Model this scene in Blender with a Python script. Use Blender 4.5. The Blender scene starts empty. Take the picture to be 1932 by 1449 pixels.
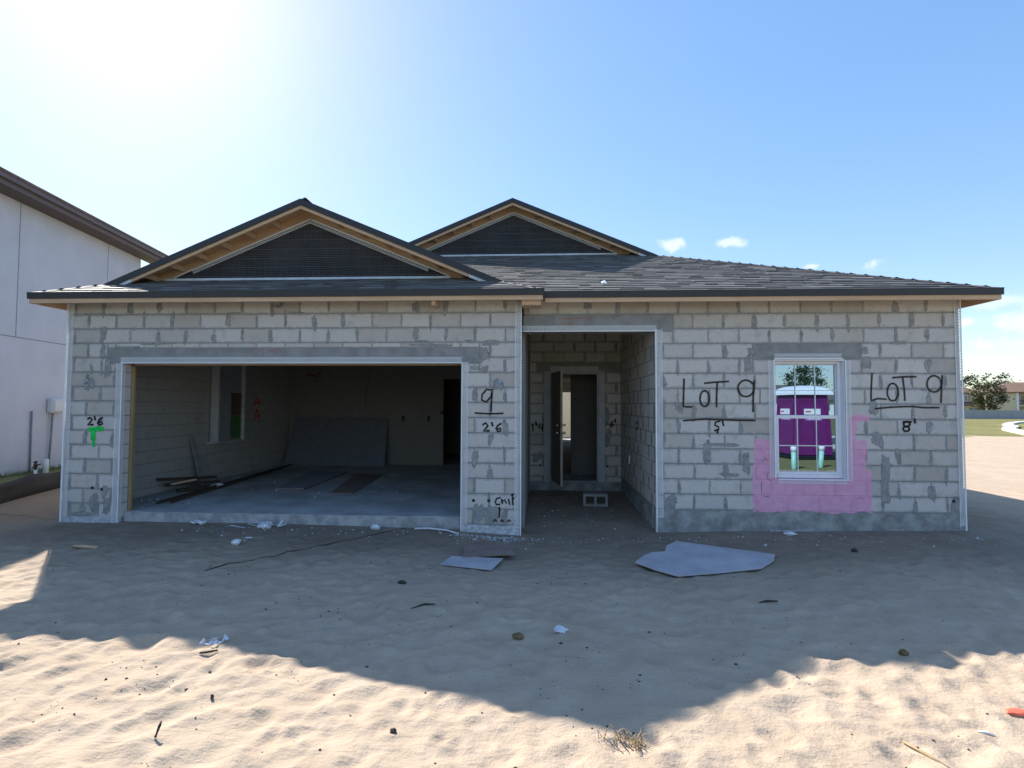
import bpy, bmesh, math, random
import numpy as np
from mathutils import Vector, Matrix
from mathutils import noise as mnoise

S = bpy.context.scene
C = S.collection
random.seed(7)
RNG = np.random.default_rng(11)

# ------------------------------------------------------------------ camera, sky, sun, exposure
cam_d = bpy.data.cameras.new('camera')
cam = bpy.data.objects.new('camera', cam_d)
C.objects.link(cam)
cam_d.sensor_width = 36.0
cam_d.lens = 991.0 / 1932.0 * 36.0
cam_d.clip_start = 0.05
cam_d.clip_end = 3000.0
_r = Vector((0.99842185, 0.05600911, 0.00409682))
_d = Vector((0.0018866, 0.03945782, -0.99921946))
_f = Vector((-0.05612705, 0.99765027, 0.03928988))
m = Matrix((( _r.x, -_d.x, -_f.x, 6.685), (_r.y, -_d.y, -_f.y, -7.036), (_r.z, -_d.z, -_f.z, 1.5265), (0, 0, 0, 1)))
cam.matrix_world = m
S.camera = cam

SUN_TO = Vector((-0.87, 1.0, 1.02)).normalized()          # direction towards the sun
SUN_EL = math.asin(SUN_TO.z)
SUN_AZ = math.atan2(SUN_TO.x, SUN_TO.y)
SKY_STRENGTH = 0.15
SUN_STRENGTH = 5.0
EXPOSURE = 0.90
w = bpy.data.worlds.new('World')
S.world = w
w.use_nodes = True
S.view_settings.view_transform = 'Standard'
S.view_settings.look = 'None'
S.view_settings.gamma = 1.0
S.view_settings.exposure = EXPOSURE
S.view_settings.use_curve_mapping = False
S.cycles.max_bounces = 8
S.cycles.diffuse_bounces = 5
S.cycles.glossy_bounces = 4
S.cycles.transparent_max_bounces = 12
S.cycles.use_denoising = True
S.cycles.sample_clamp_indirect = 6.0


class NT:
    """small helper for node trees"""
    def __init__(s, tree):
        s.t = tree; s.n = tree.nodes; s.l = tree.links
    def node(s, typ, ins=None, **attr):
        nd = s.n.new(typ)
        for k, v in attr.items():
            setattr(nd, k, v)
        for k, v in (ins or {}).items():
            s.set(nd.inputs[k], v)
        return nd
    def set(s, sock, v):
        if hasattr(v, 'is_output'):
            s.l.new(v, sock)
        else:
            if isinstance(v, (tuple, list)) and len(v) == 3 and sock.type == 'RGBA':
                v = (*v, 1.0)
            sock.default_value = v
    def math(s, op, a, b=0.0, c=0.0, clamp=False):
        nd = s.n.new('ShaderNodeMath'); nd.operation = op; nd.use_clamp = clamp
        s.set(nd.inputs[0], a); s.set(nd.inputs[1], b)
        if len(nd.inputs) > 2: s.set(nd.inputs[2], c)
        return nd.outputs[0]
    def mix(s, f, a, b, blend='MIX'):
        nd = s.n.new('ShaderNodeMix'); nd.data_type = 'RGBA'; nd.blend_type = blend
        s.set(nd.inputs[0], f); s.set(nd.inputs[6], a); s.set(nd.inputs[7], b)
        return nd.outputs[2]
    def noise(s, vec, scale, detail=3.0, rough=0.55, dim='3D'):
        nd = s.node('ShaderNodeTexNoise', {'Scale': scale, 'Detail': detail, 'Roughness': rough}, noise_dimensions=dim)
        if vec is not None: s.l.new(vec, nd.inputs['Vector'])
        return nd.outputs[0]
    def ramp(s, x, a, b, lo=0.0, hi=1.0, smooth=True):
        nd = s.n.new('ShaderNodeMapRange'); nd.interpolation_type = 'SMOOTHSTEP' if smooth else 'LINEAR'
        s.set(nd.inputs[0], x); s.set(nd.inputs[1], a); s.set(nd.inputs[2], b); s.set(nd.inputs[3], lo); s.set(nd.inputs[4], hi)
        return nd.outputs[0]


def build_world():
    k = NT(w.node_tree)
    k.n.clear()
    out = k.node('ShaderNodeOutputWorld')
    bg = k.node('ShaderNodeBackground', {'Strength': SKY_STRENGTH})
    k.l.new(bg.outputs[0], out.inputs[0])
    sky = k.node('ShaderNodeTexSky', sky_type='NISHITA')
    sky.sun_disc = False
    sky.sun_elevation = SUN_EL
    sky.sun_rotation = SUN_AZ
    sky.altitude = 0.0
    sky.air_density = AIR
    sky.dust_density = DUST
    sky.ozone_density = OZONE
    gm = k.node('ShaderNodeGamma', {'Color': sky.outputs[0], 'Gamma': 0.50})
    hs = k.node('ShaderNodeHueSaturation', {'Hue': 0.508, 'Saturation': 1.76, 'Value': 1.78, 'Color': gm.outputs[0]})
    tc = k.node('ShaderNodeTexCoord')
    sep = k.node('ShaderNodeSeparateXYZ', {0: tc.outputs['Generated']})
    x, y, z = sep.outputs
    az = k.math('ARCTAN2', x, y)
    el = k.math('ARCSINE', z)
    n1 = k.noise(tc.outputs['Generated'], 26.0, 5.0, 0.62)
    n2 = k.noise(tc.outputs['Generated'], 7.0, 4.0, 0.6)
    # fair weather puffs: azimuth, elevation, half width, half height (radians), weight
    puffs = [(0.239, 0.2863, 0.026, 0.016, 1.0), (0.3401, 0.2822, 0.030, 0.011, 0.95), (0.4647, 0.228, 0.016, 0.006, 0.7),
             (0.5519, 0.2206, 0.018, 0.010, 0.7), (0.69, 0.146, 0.045, 0.012, 0.9), (0.655, 0.121, 0.022, 0.010, 0.9),
             (0.72, 0.116, 0.035, 0.022, 1.1), (0.69, 0.088, 0.05, 0.012, 0.55), (0.72, 0.055, 0.08, 0.014, 0.5),
             (0.95, 0.11, 0.10, 0.028, 1.0), (1.25, 0.16, 0.08, 0.022, 1.0), (1.7, 0.09, 0.16, 0.03, 1.0), (2.3, 0.12, 0.14, 0.025, 0.9),
             (-2.6, 0.10, 0.15, 0.03, 0.9), (-1.8, 0.14, 0.12, 0.03, 0.9), (-1.2, 0.08, 0.15, 0.03, 0.9), (-0.75, 0.07, 0.1, 0.02, 0.8)]
    tot = None
    for a, e, wa, we, wt in puffs:
        da = k.math('DIVIDE', k.math('SUBTRACT', az, a), wa)
        de = k.math('DIVIDE', k.math('SUBTRACT', el, e), we)
        r = k.math('SQRT', k.math('ADD', k.math('MULTIPLY', da, da), k.math('MULTIPLY', de, de)))
        v = k.math('MULTIPLY', k.math('SUBTRACT', 1.0, r), wt)
        tot = v if tot is None else k.math('MAXIMUM', tot, v)
    tot = k.math('MAXIMUM', tot, -1.0)
    shape = k.math('ADD', tot, k.math('MULTIPLY', k.math('SUBTRACT', n1, 0.5), 2.6))
    mask = k.ramp(shape, 0.0, 0.75)
    soft = k.ramp(n2, 0.25, 0.75, 0.45, 0.95)
    mask = k.math('MULTIPLY', mask, soft)
    col = k.mix(mask, hs.outputs[0], CLOUD)
    k.l.new(col, bg.inputs[0])


AIR, DUST, OZONE = 1.0, 0.3, 1.6
CLOUD = (4.0, 4.2, 4.6)
build_world()

sun_d = bpy.data.lights.new('sun', 'SUN')
sun_d.energy = SUN_STRENGTH
sun_d.angle = math.radians(0.53)
sun_d.color = (1.0, 0.95, 0.87)
sun = bpy.data.objects.new('sun', sun_d)
C.objects.link(sun)
sun.rotation_euler = (-SUN_TO).to_track_quat('-Z', 'Y').to_euler()
sun.location = (0, 0, 30)

# ------------------------------------------------------------------ object helpers
def tag(o, label=None, cat=None, group=None, kind=None):
    if label: o['label'] = label
    if cat: o['category'] = cat
    if group: o['group'] = group
    if kind: o['kind'] = kind
    return o


def empty(name, loc=(0, 0, 0), rz=0.0, label=None, cat=None, group=None):
    o = bpy.data.objects.new(name, None)
    C.objects.link(o)
    o.location = loc
    o.rotation_euler = (0, 0, rz)
    o.empty_display_size = 0.3
    return tag(o, label, cat, group)


class MB:
    """collects geometry for one mesh object"""
    def __init__(s):
        s.v = []; s.f = []; s.a = {}
    def base(s): return len(s.v)
    def quad(s, *p):
        b = len(s.v); s.v += [tuple(q) for q in p]; s.f.append(tuple(range(b, b + len(p))))
    def box(s, x0, x1, y0, y1, z0, z1):
        if x0 > x1: x0, x1 = x1, x0
        if y0 > y1: y0, y1 = y1, y0
        if z0 > z1: z0, z1 = z1, z0
        b = len(s.v)
        s.v += [(x0, y0, z0), (x1, y0, z0), (x1, y1, z0), (x0, y1, z0), (x0, y0, z1), (x1, y0, z1), (x1, y1, z1), (x0, y1, z1)]
        for q in ((0, 3, 2, 1), (4, 5, 6, 7), (0, 1, 5, 4), (1, 2, 6, 5), (2, 3, 7, 6), (3, 0, 4, 7)):
            s.f.append(tuple(b + i for i in q))
        return s
    def hexa(s, p):
        """eight corners, bottom ring then top ring"""
        b = len(s.v); s.v += [tuple(q) for q in p]
        for q in ((0, 3, 2, 1), (4, 5, 6, 7), (0, 1, 5, 4), (1, 2, 6, 5), (2, 3, 7, 6), (3, 0, 4, 7)):
            s.f.append(tuple(b + i for i in q))
        return s
    def beam(s, p, q, wx, wz, up=(0, 0, 1)):
        p = Vector(p); q = Vector(q); d = (q - p).normalized()
        r = d.cross(Vector(up)).normalized(); u = r.cross(d).normalized()
        r *= wx / 2; u *= wz / 2
        s.hexa([p - r - u, p + r - u, q + r - u, q - r - u, p - r + u, p + r + u, q + r + u, q - r + u])
        return s
    def prism(s, poly, off):
        """closed 3D polygon pushed along off"""
        n = len(poly); b = len(s.v); off = Vector(off)
        s.v += [tuple(p) for p in poly] + [tuple(Vector(p) + off) for p in poly]
        s.f.append(tuple(range(b, b + n))[::-1]); s.f.append(tuple(range(b + n, b + 2 * n)))
        for i in range(n):
            j = (i + 1) % n
            s.f.append((b + i, b + j, b + n + j, b + n + i))
        return s
    def tube(s, pts, r, n=6, cap=True):
        pts = [Vector(p) for p in pts]; b = len(s.v)
        rr = r if isinstance(r, (list, tuple)) else [r] * len(pts)
        for i, p in enumerate(pts):
            d = (pts[min(i + 1, len(pts) - 1)] - pts[max(i - 1, 0)]).normalized()
            a = Vector((0, 0, 1)) if abs(d.z) < 0.9 else Vector((1, 0, 0))
            u = d.cross(a).normalized(); v = d.cross(u)
            for k in range(n):
                t = 2 * math.pi * k / n
                s.v.append(tuple(p + u * rr[i] * math.cos(t) + v * rr[i] * math.sin(t)))
        for i in range(len(pts) - 1):
            for k in range(n):
                s.f.append((b + i * n + k, b + i * n + (k + 1) % n, b + (i + 1) * n + (k + 1) % n, b + (i + 1) * n + k))
        if cap:
            s.f.append(tuple(b + k for k in range(n))); s.f.append(tuple(b + (len(pts) - 1) * n + k for k in range(n))[::-1])
        return s
    def mesh(s, name, smooth=False):
        me = bpy.data.meshes.new(name)
        me.from_pydata(s.v, [], s.f)
        for k, vals in s.a.items():
            at = me.attributes.new(k, 'FLOAT', 'POINT')
            at.data.foreach_set('value', np.asarray(vals, dtype=np.float32))
        if smooth:
            me.polygons.foreach_set('use_smooth', [True] * len(me.polygons))
        me.update()
        return me
    def build(s, name, mat, parent=None, smooth=False, kind=None, bevel=0.0, label=None, cat=None, group=None, loc=None, rot=None, fixn=True):
        me = s.mesh(name, smooth)
        if bevel or fixn:
            bm = bmesh.new(); bm.from_mesh(me)
            bmesh.ops.recalc_face_normals(bm, faces=bm.faces)
            if bevel:
                bmesh.ops.bevel(bm, geom=list(bm.edges), offset=bevel, segments=1, affect='EDGES', clamp_overlap=True)
            bm.to_mesh(me); bm.free()
        if mat is not None: me.materials.append(mat)
        o = bpy.data.objects.new(name, me)
        C.objects.link(o)
        if parent is not None: o.parent = parent
        if loc is not None: o.location = loc
        if rot is not None: o.rotation_euler = rot
        return tag(o, label, cat, group, kind)


def fix_material_slots(o, mat):
    o.data.materials.clear(); o.data.materials.append(mat); return o


# ------------------------------------------------------------------ materials
def new_mat(name):
    mt = bpy.data.materials.new(name); mt.use_nodes = True
    k = NT(mt.node_tree); k.n.clear()
    out = k.node('ShaderNodeOutputMaterial')
    p = k.node('ShaderNodeBsdfPrincipled')
    k.l.new(p.outputs[0], out.inputs[0])
    k.out = out; k.p = p
    return mt, k


def plain(name, col, rough=0.7, spec=0.4, metal=0.0, var=0.15, scale=9.0, bump=0.0, bscale=60.0, coords='Object'):
    mt, k = new_mat(name)
    tc = k.node('ShaderNodeTexCoord')
    n = k.noise(tc.outputs[coords], scale, 4.0, 0.6)
    f = k.ramp(n, 0.3, 0.7)
    lo = tuple(c * (1 - var) for c in col); hi = tuple(min(1, c * (1 + var)) for c in col)
    k.set(k.p.inputs['Base Color'], k.mix(f, lo, hi))
    k.p.inputs['Roughness'].default_value = rough
    k.p.inputs['Specular IOR Level'].default_value = spec
    k.p.inputs['Metallic'].default_value = metal
    if bump:
        b = k.node('ShaderNodeBump', {'Strength': bump, 'Distance': 0.01, 'Height': k.noise(tc.outputs[coords], bscale, 4.0, 0.6)})
        k.l.new(b.outputs[0], k.p.inputs['Normal'])
    return mt


def pink_mask(k, pos):
    """area of pink waterproofing brushed round the window (world metres)"""
    sep = k.node('ShaderNodeSeparateXYZ', {0: pos}); x, y, z = sep.outputs
    n = k.math('MULTIPLY', k.math('SUBTRACT', k.noise(pos, 9.0, 4.0, 0.65), 0.5), 0.17)
    n2 = k.math('MULTIPLY', k.math('SUBTRACT', k.noise(pos, 26.0, 3.0, 0.65), 0.5), 0.05)
    nn = k.math('ADD', n, n2)
    def inside(x0, x1, z0, z1):
        a = k.ramp(k.math('ADD', x, nn), x0 - 0.006, x0 + 0.006)
        b = k.ramp(k.math('ADD', x, nn), x1 - 0.006, x1 + 0.006, 1.0, 0.0)
        c = k.ramp(k.math('ADD', z, nn), z0 - 0.006, z0 + 0.006)
        d = k.ramp(k.math('ADD', z, nn), z1 - 0.006, z1 + 0.006, 1.0, 0.0)
        return k.math('MULTIPLY', k.math('MULTIPLY', a, b), k.math('MULTIPLY', c, d))
    main = inside(9.50, 11.03, 0.105, 0.70)
    lft = inside(9.53, 9.86, 0.5, 1.08)
    rgt = inside(10.7, 10.98, 0.5, 1.08)
    r2 = inside(10.7, 10.86, 1.0, 1.40)
    r3 = inside(10.7, 11.03, 1.32, 1.41)
    v = k.math('MAXIMUM', k.math('MAXIMUM', main, lft), k.math('MAXIMUM', rgt, k.math('MAXIMUM', r2, r3)))
    return v


def masonry(name, cols, pink=False, per_object=True, grain=1.0, dark=0.0):
    mt, k = new_mat(name)
    geo = k.node('ShaderNodeNewGeometry')
    pos = geo.outputs['Position']
    oi = k.node('ShaderNodeObjectInfo')
    if per_object:
        rnd = oi.outputs['Random']
    else:
        rnd = k.noise(pos, 1.7, 2.0, 0.5)
    base = k.mix(k.ramp(rnd, 0.0, 0.55, smooth=False), cols[0], cols[1])
    base = k.mix(k.ramp(rnd, 0.55, 1.0, smooth=False), base, cols[2])
    g = k.noise(pos, 140.0, 3.0, 0.7)
    base = k.mix(k.math('MULTIPLY', k.ramp(g, 0.35, 0.75), 0.22 * grain), base, tuple(c * 0.55 for c in cols[0]))
    st = k.noise(pos, 6.0, 5.0, 0.65)
    base = k.mix(k.math('MULTIPLY', k.ramp(st, 0.5, 0.78), 0.42), base, (0.23, 0.23, 0.225))
    st2 = k.noise(pos, 2.1, 3.0, 0.6)
    base = k.mix(k.math('MULTIPLY', k.ramp(st2, 0.42, 0.7), 0.25), base, tuple(c * 1.12 for c in cols[2]))
    if per_object:
        at = k.node('ShaderNodeAttribute', attribute_name='e')
        en = k.noise(pos, 17.0, 5.0, 0.7)
        ev = k.math('ADD', at.outputs['Fac'], k.math('MULTIPLY', k.math('SUBTRACT', en, 0.47), 3.2))
        base = k.mix(k.math('MULTIPLY', k.ramp(ev, 0.75, 0.05), 0.52), base, (0.285, 0.285, 0.28))
    if pink:
        pk = pink_mask(k, pos)
        pv = k.mix(k.ramp(k.noise(pos, 12.0, 4.0, 0.6), 0.3, 0.7), (0.70, 0.34, 0.50), (0.78, 0.41, 0.58))
        base = k.mix(k.math('MULTIPLY', pk, 0.96), base, pv)
    k.set(k.p.inputs['Base Color'], base)
    k.p.inputs['Roughness'].default_value = 0.95
    k.p.inputs['Specular IOR Level'].default_value = 0.15
    h = k.math('ADD', k.noise(pos, 220.0, 2.0, 0.7), k.math('MULTIPLY', k.noise(pos, 45.0, 3.0, 0.6), 0.9))
    b = k.node('ShaderNodeBump', {'Strength': 0.45, 'Distance': 0.004, 'Height': h})
    k.l.new(b.outputs[0], k.p.inputs['Normal'])
    return mt


def film(name, col, rough=0.8, noise_scale=30.0, hard=0.35, var=0.2, amp=1.1):
    """thin coat (paint, mortar smear) whose mesh attribute 'a' fades out at its rim"""
    mt, k = new_mat(name)
    geo = k.node('ShaderNodeNewGeometry'); pos = geo.outputs['Position']
    at = k.node('ShaderNodeAttribute', attribute_name='a')
    n = k.noise(pos, noise_scale, 4.0, 0.7)
    v = k.math('ADD', at.outputs['Fac'], k.math('MULTIPLY', k.math('SUBTRACT', n, 0.5), amp))
    al = k.ramp(v, 0.5 - hard, 0.5 + hard)
    cn = k.ramp(k.noise(pos, 11.0, 3.0, 0.6), 0.3, 0.7)
    k.set(k.p.inputs['Base Color'], k.mix(cn, tuple(c * (1 - var) for c in col), tuple(min(1, c * (1 + var)) for c in col)))
    k.p.inputs['Roughness'].default_value = rough
    k.p.inputs['Specular IOR Level'].default_value = 0.2
    k.set(k.p.inputs['Alpha'], al)
    return mt


M = {}
BC = [(0.475, 0.425, 0.38), (0.645, 0.60, 0.565), (0.56, 0.525, 0.51)]
M['block'] = masonry('concrete block', BC)
M['block_pink'] = masonry('concrete block with pink coat', BC, pink=True)
M['mortar'] = masonry('mortar', [(0.275, 0.272, 0.265), (0.305, 0.30, 0.29), (0.26, 0.26, 0.255)], per_object=False)
M['mortar_pink'] = masonry('mortar with pink coat', [(0.275, 0.272, 0.265), (0.305, 0.30, 0.29), (0.26, 0.26, 0.255)], pink=True, per_object=False)
M['block_mass'] = masonry('concrete block mass', [(0.40, 0.385, 0.36), (0.45, 0.43, 0.40), (0.37, 0.355, 0.34)], per_object=False)
M['lintel'] = plain('cast lintel', (0.27, 0.275, 0.275), 0.9, 0.2, var=0.16, scale=5.0, bump=0.3, bscale=90.0)
M['parge'] = plain('parged footing', (0.30, 0.30, 0.295), 0.95, 0.15, var=0.3, scale=5.5, bump=0.8, bscale=40.0)
M['parge_white'] = plain('pale parge', (0.50, 0.51, 0.53), 0.95, 0.15, var=0.25, scale=18.0, bump=0.9, bscale=45.0)
M['slab'] = plain('slab concrete', (0.42, 0.42, 0.42), 0.72, 0.35, var=0.22, scale=1.6, bump=0.15, bscale=80.0)
M['slab_edge'] = plain('slab edge concrete', (0.36, 0.36, 0.36), 0.9, 0.2, var=0.25, scale=6.0, bump=0.4, bscale=60.0)
M['smear'] = film('mortar smear', (0.295, 0.295, 0.292), 0.95, 19.0, 0.26, amp=2.3)
M['spray_black'] = film('black spray paint', (0.012, 0.011, 0.010), 0.6, 160.0, 0.28)
M['spray_brown'] = film('faded black spray paint', (0.042, 0.031, 0.023), 0.7, 160.0, 0.38)
M['spray_green'] = film('green spray paint', (0.01, 0.62, 0.10), 0.6, 60.0, 0.30)
M['spray_orange'] = film('orange spray paint', (0.75, 0.10, 0.03), 0.6, 60.0, 0.35)
M['spray_faint'] = film('faint red crayon', (0.55, 0.22, 0.18), 0.8, 200.0, 0.5)
M['wrap_print'] = film('grey print on house wrap', (0.07, 0.07, 0.075), 0.8, 60.0, 0.4)
M['bead'] = plain('white expanded metal', (0.88, 0.89, 0.92), 0.5, 0.4, var=0.05)
M['wire'] = plain('lath wire', (0.13, 0.125, 0.135), 0.5, 0.4)
M['wrap'] = plain('black house wrap', (0.028, 0.026, 0.030), 0.75, 0.3, var=0.35, scale=2.4, bump=0.25, bscale=14.0)
M['flash'] = plain('pale flashing', (0.55, 0.60, 0.68), 0.45, 0.5, var=0.12)
M['metal_black'] = plain('black drip edge', (0.022, 0.022, 0.026), 0.45, 0.5, var=0.1)
M['dark'] = plain('dark plastic', (0.012, 0.012, 0.013), 0.6, 0.4)
M['vinyl'] = plain('white vinyl', (0.80, 0.80, 0.84), 0.35, 0.5, var=0.03)
M['grille'] = plain('white glazing bar', (0.70, 0.80, 0.76), 0.35, 0.5, var=0.03)
M['drywall'] = plain('bare grey board', (0.22, 0.21, 0.20), 0.9, 0.2, var=0.06)
M['cream_wall'] = plain('cream interior paint', (0.62, 0.58, 0.47), 0.9, 0.2, var=0.06)
M['trim_grey'] = plain('primed door trim', (0.48, 0.49, 0.51), 0.6, 0.3, var=0.1)
M['chrome'] = plain('satin nickel', (0.62, 0.60, 0.56), 0.25, 0.5, metal=1.0, var=0.03)
M['purple'] = plain('purple plastic', (0.145, 0.012, 0.13), 0.45, 0.5, var=0.1)
M['white'] = plain('white plastic', (0.78, 0.79, 0.80), 0.5, 0.4, var=0.05)
M['lilac'] = plain('lilac print', (0.42, 0.20, 0.52), 0.5, 0.4, var=0.05)
M['mint'] = plain('mint pipe', (0.32, 0.62, 0.50), 0.4, 0.5, var=0.08)
M['red_print'] = plain('red print', (0.6, 0.05, 0.05), 0.5, 0.4)
M['rail'] = plain('dark railing', (0.03, 0.03, 0.03), 0.5, 0.4)


def wood(name, c1, c2, rough=0.75, axis='X', scale=1.0):
    mt, k = new_mat(name)
    tc = k.node('ShaderNodeTexCoord')
    sc = {'X': (1.2, 26, 26), 'Y': (26, 1.2, 26), 'Z': (26, 26, 1.2)}[axis]
    mp = k.node('ShaderNodeMapping', {'Vector': tc.outputs['Object'], 'Scale': tuple(v * scale for v in sc)})
    n = k.noise(mp.outputs[0], 2.0, 4.0, 0.6)
    n2 = k.noise(tc.outputs['Object'], 1.8, 2.0, 0.5)
    f = k.math('ADD', k.math('MULTIPLY', k.ramp(n, 0.3, 0.7), 0.7), k.math('MULTIPLY', k.ramp(n2, 0.35, 0.7), 0.3))
    k.set(k.p.inputs['Base Color'], k.mix(f, c1, c2))
    k.p.inputs['Roughness'].default_value = rough
    k.p.inputs['Specular IOR Level'].default_value = 0.25
    return mt


M['pine'] = wood('pine lumber', (0.53, 0.345, 0.215), (0.67, 0.47, 0.31))
M['ply'] = wood('plywood deck', (0.50, 0.32, 0.19), (0.64, 0.44, 0.28))
M['pine_yellow'] = wood('yellow pine buck', (0.30, 0.215, 0.10), (0.40, 0.29, 0.14), axis='Z')
M['old_wood'] = wood('weathered scrap wood', (0.05, 0.035, 0.025), (0.12, 0.085, 0.06))
M['door'] = wood('brown door skin', (0.19, 0.165, 0.14), (0.25, 0.22, 0.185), axis='Z')
M['door_edge'] = plain('pale door edge', (0.42, 0.37, 0.30), 0.7, 0.3)


def shingle_mat():
    mt, k = new_mat('asphalt shingle')
    geo = k.node('ShaderNodeNewGeometry'); pos = geo.outputs['Position']
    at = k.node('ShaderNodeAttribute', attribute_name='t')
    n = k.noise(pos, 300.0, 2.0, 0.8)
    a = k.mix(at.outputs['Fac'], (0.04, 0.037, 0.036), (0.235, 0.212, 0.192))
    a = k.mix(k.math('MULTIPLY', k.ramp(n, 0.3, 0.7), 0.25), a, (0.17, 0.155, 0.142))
    k.set(k.p.inputs['Base Color'], a)
    k.p.inputs['Roughness'].default_value = 0.68
    k.p.inputs['Specular IOR Level'].default_value = 0.55
    b = k.node('ShaderNodeBump', {'Strength': 0.8, 'Distance': 0.003, 'Height': n})
    k.l.new(b.outputs[0], k.p.inputs['Normal'])
    return mt


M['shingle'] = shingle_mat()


def glass_mat():
    mt = bpy.data.materials.new('window glass'); mt.use_nodes = True
    k = NT(mt.node_tree); k.n.clear()
    out = k.node('ShaderNodeOutputMaterial')
    g = k.node('ShaderNodeBsdfGlossy', {'Color': (0.31, 0.43, 0.56, 1), 'Roughness': 0.0})
    t = k.node('ShaderNodeBsdfTransparent', {'Color': (0.10, 0.12, 0.12, 1)})
    fr = k.node('ShaderNodeFresnel', {'IOR': 1.9})
    f = k.math('ADD', k.math('MULTIPLY', fr.outputs[0], 0.6), 0.72, clamp=True)
    mx = k.node('ShaderNodeMixShader', {0: f, 1: t.outputs[0], 2: g.outputs[0]})
    k.l.new(mx.outputs[0], out.inputs[0])
    return mt


M['glass'] = glass_mat()


def ground_mat():
    mt, k = new_mat('sand and grass ground')
    geo = k.node('ShaderNodeNewGeometry'); pos = geo.outputs['Position']
    sep = k.node('ShaderNodeSeparateXYZ', {0: pos}); x, y, z = sep.outputs
    big = k.noise(pos, 0.7, 4.0, 0.6)
    mid = k.noise(pos, 3.5, 5.0, 0.65)
    fine = k.noise(pos, 90.0, 3.0, 0.7)
    sand = k.mix(k.ramp(mid, 0.3, 0.7), (0.45, 0.342, 0.25), (0.52, 0.408, 0.304))
    sand = k.mix(k.math('MULTIPLY', k.ramp(big, 0.35, 0.7), 0.35), sand, (0.40, 0.32, 0.23))
    sand = k.mix(k.math('MULTIPLY', k.ramp(fine, 0.45, 0.8), 0.25), sand, (0.24, 0.18, 0.12))
    speck = k.node('ShaderNodeTexVoronoi', {'Scale': 46.0, 'Vector': pos}, feature='F1')
    sp = k.math('MULTIPLY', k.ramp(speck.outputs['Distance'], 0.09, 0.14, 1.0, 0.0), k.ramp(k.noise(pos, 1.1, 3.0, 0.6), 0.5, 0.62))
    sand = k.mix(k.math('MULTIPLY', sp, 0.8), sand, (0.09, 0.07, 0.05))
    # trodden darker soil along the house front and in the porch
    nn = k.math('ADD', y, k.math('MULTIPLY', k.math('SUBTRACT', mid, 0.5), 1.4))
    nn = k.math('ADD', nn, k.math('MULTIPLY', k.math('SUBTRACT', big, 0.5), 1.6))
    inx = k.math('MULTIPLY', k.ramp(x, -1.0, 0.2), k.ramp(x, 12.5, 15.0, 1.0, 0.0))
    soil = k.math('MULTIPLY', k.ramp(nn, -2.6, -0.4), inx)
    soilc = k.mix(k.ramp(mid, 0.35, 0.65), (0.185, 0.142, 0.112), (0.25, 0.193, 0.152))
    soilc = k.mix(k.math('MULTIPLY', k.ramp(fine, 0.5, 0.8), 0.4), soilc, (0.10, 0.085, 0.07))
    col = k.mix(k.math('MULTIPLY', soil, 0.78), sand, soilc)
    # reddish sand bank by the neighbour
    lf = k.math('MULTIPLY', k.ramp(x, 0.1, -0.7), k.ramp(nn, -1.6, -0.4))
    col = k.mix(k.math('MULTIPLY', lf, 0.7), col, (0.30, 0.19, 0.115))
    # grass: beyond 27 m on the right, and the verge on the street side
    wob = k.math('MULTIPLY', k.math('SUBTRACT', k.noise(pos, 0.25, 3.0, 0.6), 0.5), 9.0)
    far = k.ramp(k.math('ADD', y, wob), 25.5, 27.0)
    wob2 = k.math('MULTIPLY', k.math('SUBTRACT', mid, 0.5), 1.2)
    near = k.ramp(k.math('ADD', y, wob2), -6.3, -6.7)
    side = k.math('MULTIPLY', k.ramp(k.math('ADD', x, wob2), -2.0, -2.4), k.ramp(y, -1.0, 0.5))
    gm = k.math('MAXIMUM', k.math('MAXIMUM', far, near), side)
    gn = k.noise(pos, 1.6, 5.0, 0.7)
    gcol = k.mix(k.ramp(gn, 0.3, 0.7), (0.10, 0.125, 0.035), (0.225, 0.20, 0.085))
    gcol = k.mix(k.math('MULTIPLY', k.ramp(k.noise(pos, 0.12, 3.0, 0.6), 0.4, 0.65), 0.6), gcol, (0.27, 0.215, 0.10))
    col = k.mix(gm, col, gcol)
    k.set(k.p.inputs['Base Color'], col)
    k.p.inputs['Roughness'].default_value = 0.95
    k.p.inputs['Specular IOR Level'].default_value = 0.12
    mpg = k.node('ShaderNodeMapping', {'Vector': pos, 'Rotation': (0, 0, -0.98), 'Scale': (4.0, 13.0, 4.0)})
    h = k.math('ADD', k.math('MULTIPLY', k.noise(pos, 24.0, 4.0, 0.65), 1.0), k.math('MULTIPLY', fine, 0.35))
    h = k.math('ADD', h, k.math('MULTIPLY', k.noise(mpg.outputs[0], 1.0, 3.0, 0.6), 1.6))
    b = k.node('ShaderNodeBump', {'Strength': 0.5, 'Distance': 0.02, 'Height': h})
    k.l.new(b.outputs[0], k.p.inputs['Normal'])
    return mt


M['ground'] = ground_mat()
M['stucco'] = plain('lavender white stucco', (0.54, 0.55, 0.60), 0.95, 0.15, var=0.05, scale=1.3, bump=0.3, bscale=120.0)
M['brown_fascia'] = plain('brown fascia', (0.125, 0.095, 0.10), 0.5, 0.4, var=0.1)
M['brown_soffit'] = plain('brown soffit', (0.10, 0.075, 0.075), 0.6, 0.3, var=0.1)
M['roof_brown'] = plain('brown shingle roof', (0.20, 0.13, 0.095), 0.9, 0.2, var=0.25, scale=3.0)
M['roof_grey'] = plain('grey brown shingle roof', (0.15, 0.125, 0.105), 0.9, 0.2, var=0.25, scale=3.0)
M['cream'] = plain('cream stucco', (0.66, 0.56, 0.40), 0.9, 0.2, var=0.06)
M['white_wall'] = plain('white stucco', (0.74, 0.73, 0.70), 0.9, 0.2, var=0.06)
M['blue_grey'] = plain('blue grey siding', (0.33, 0.38, 0.44), 0.9, 0.2, var=0.08)
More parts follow.
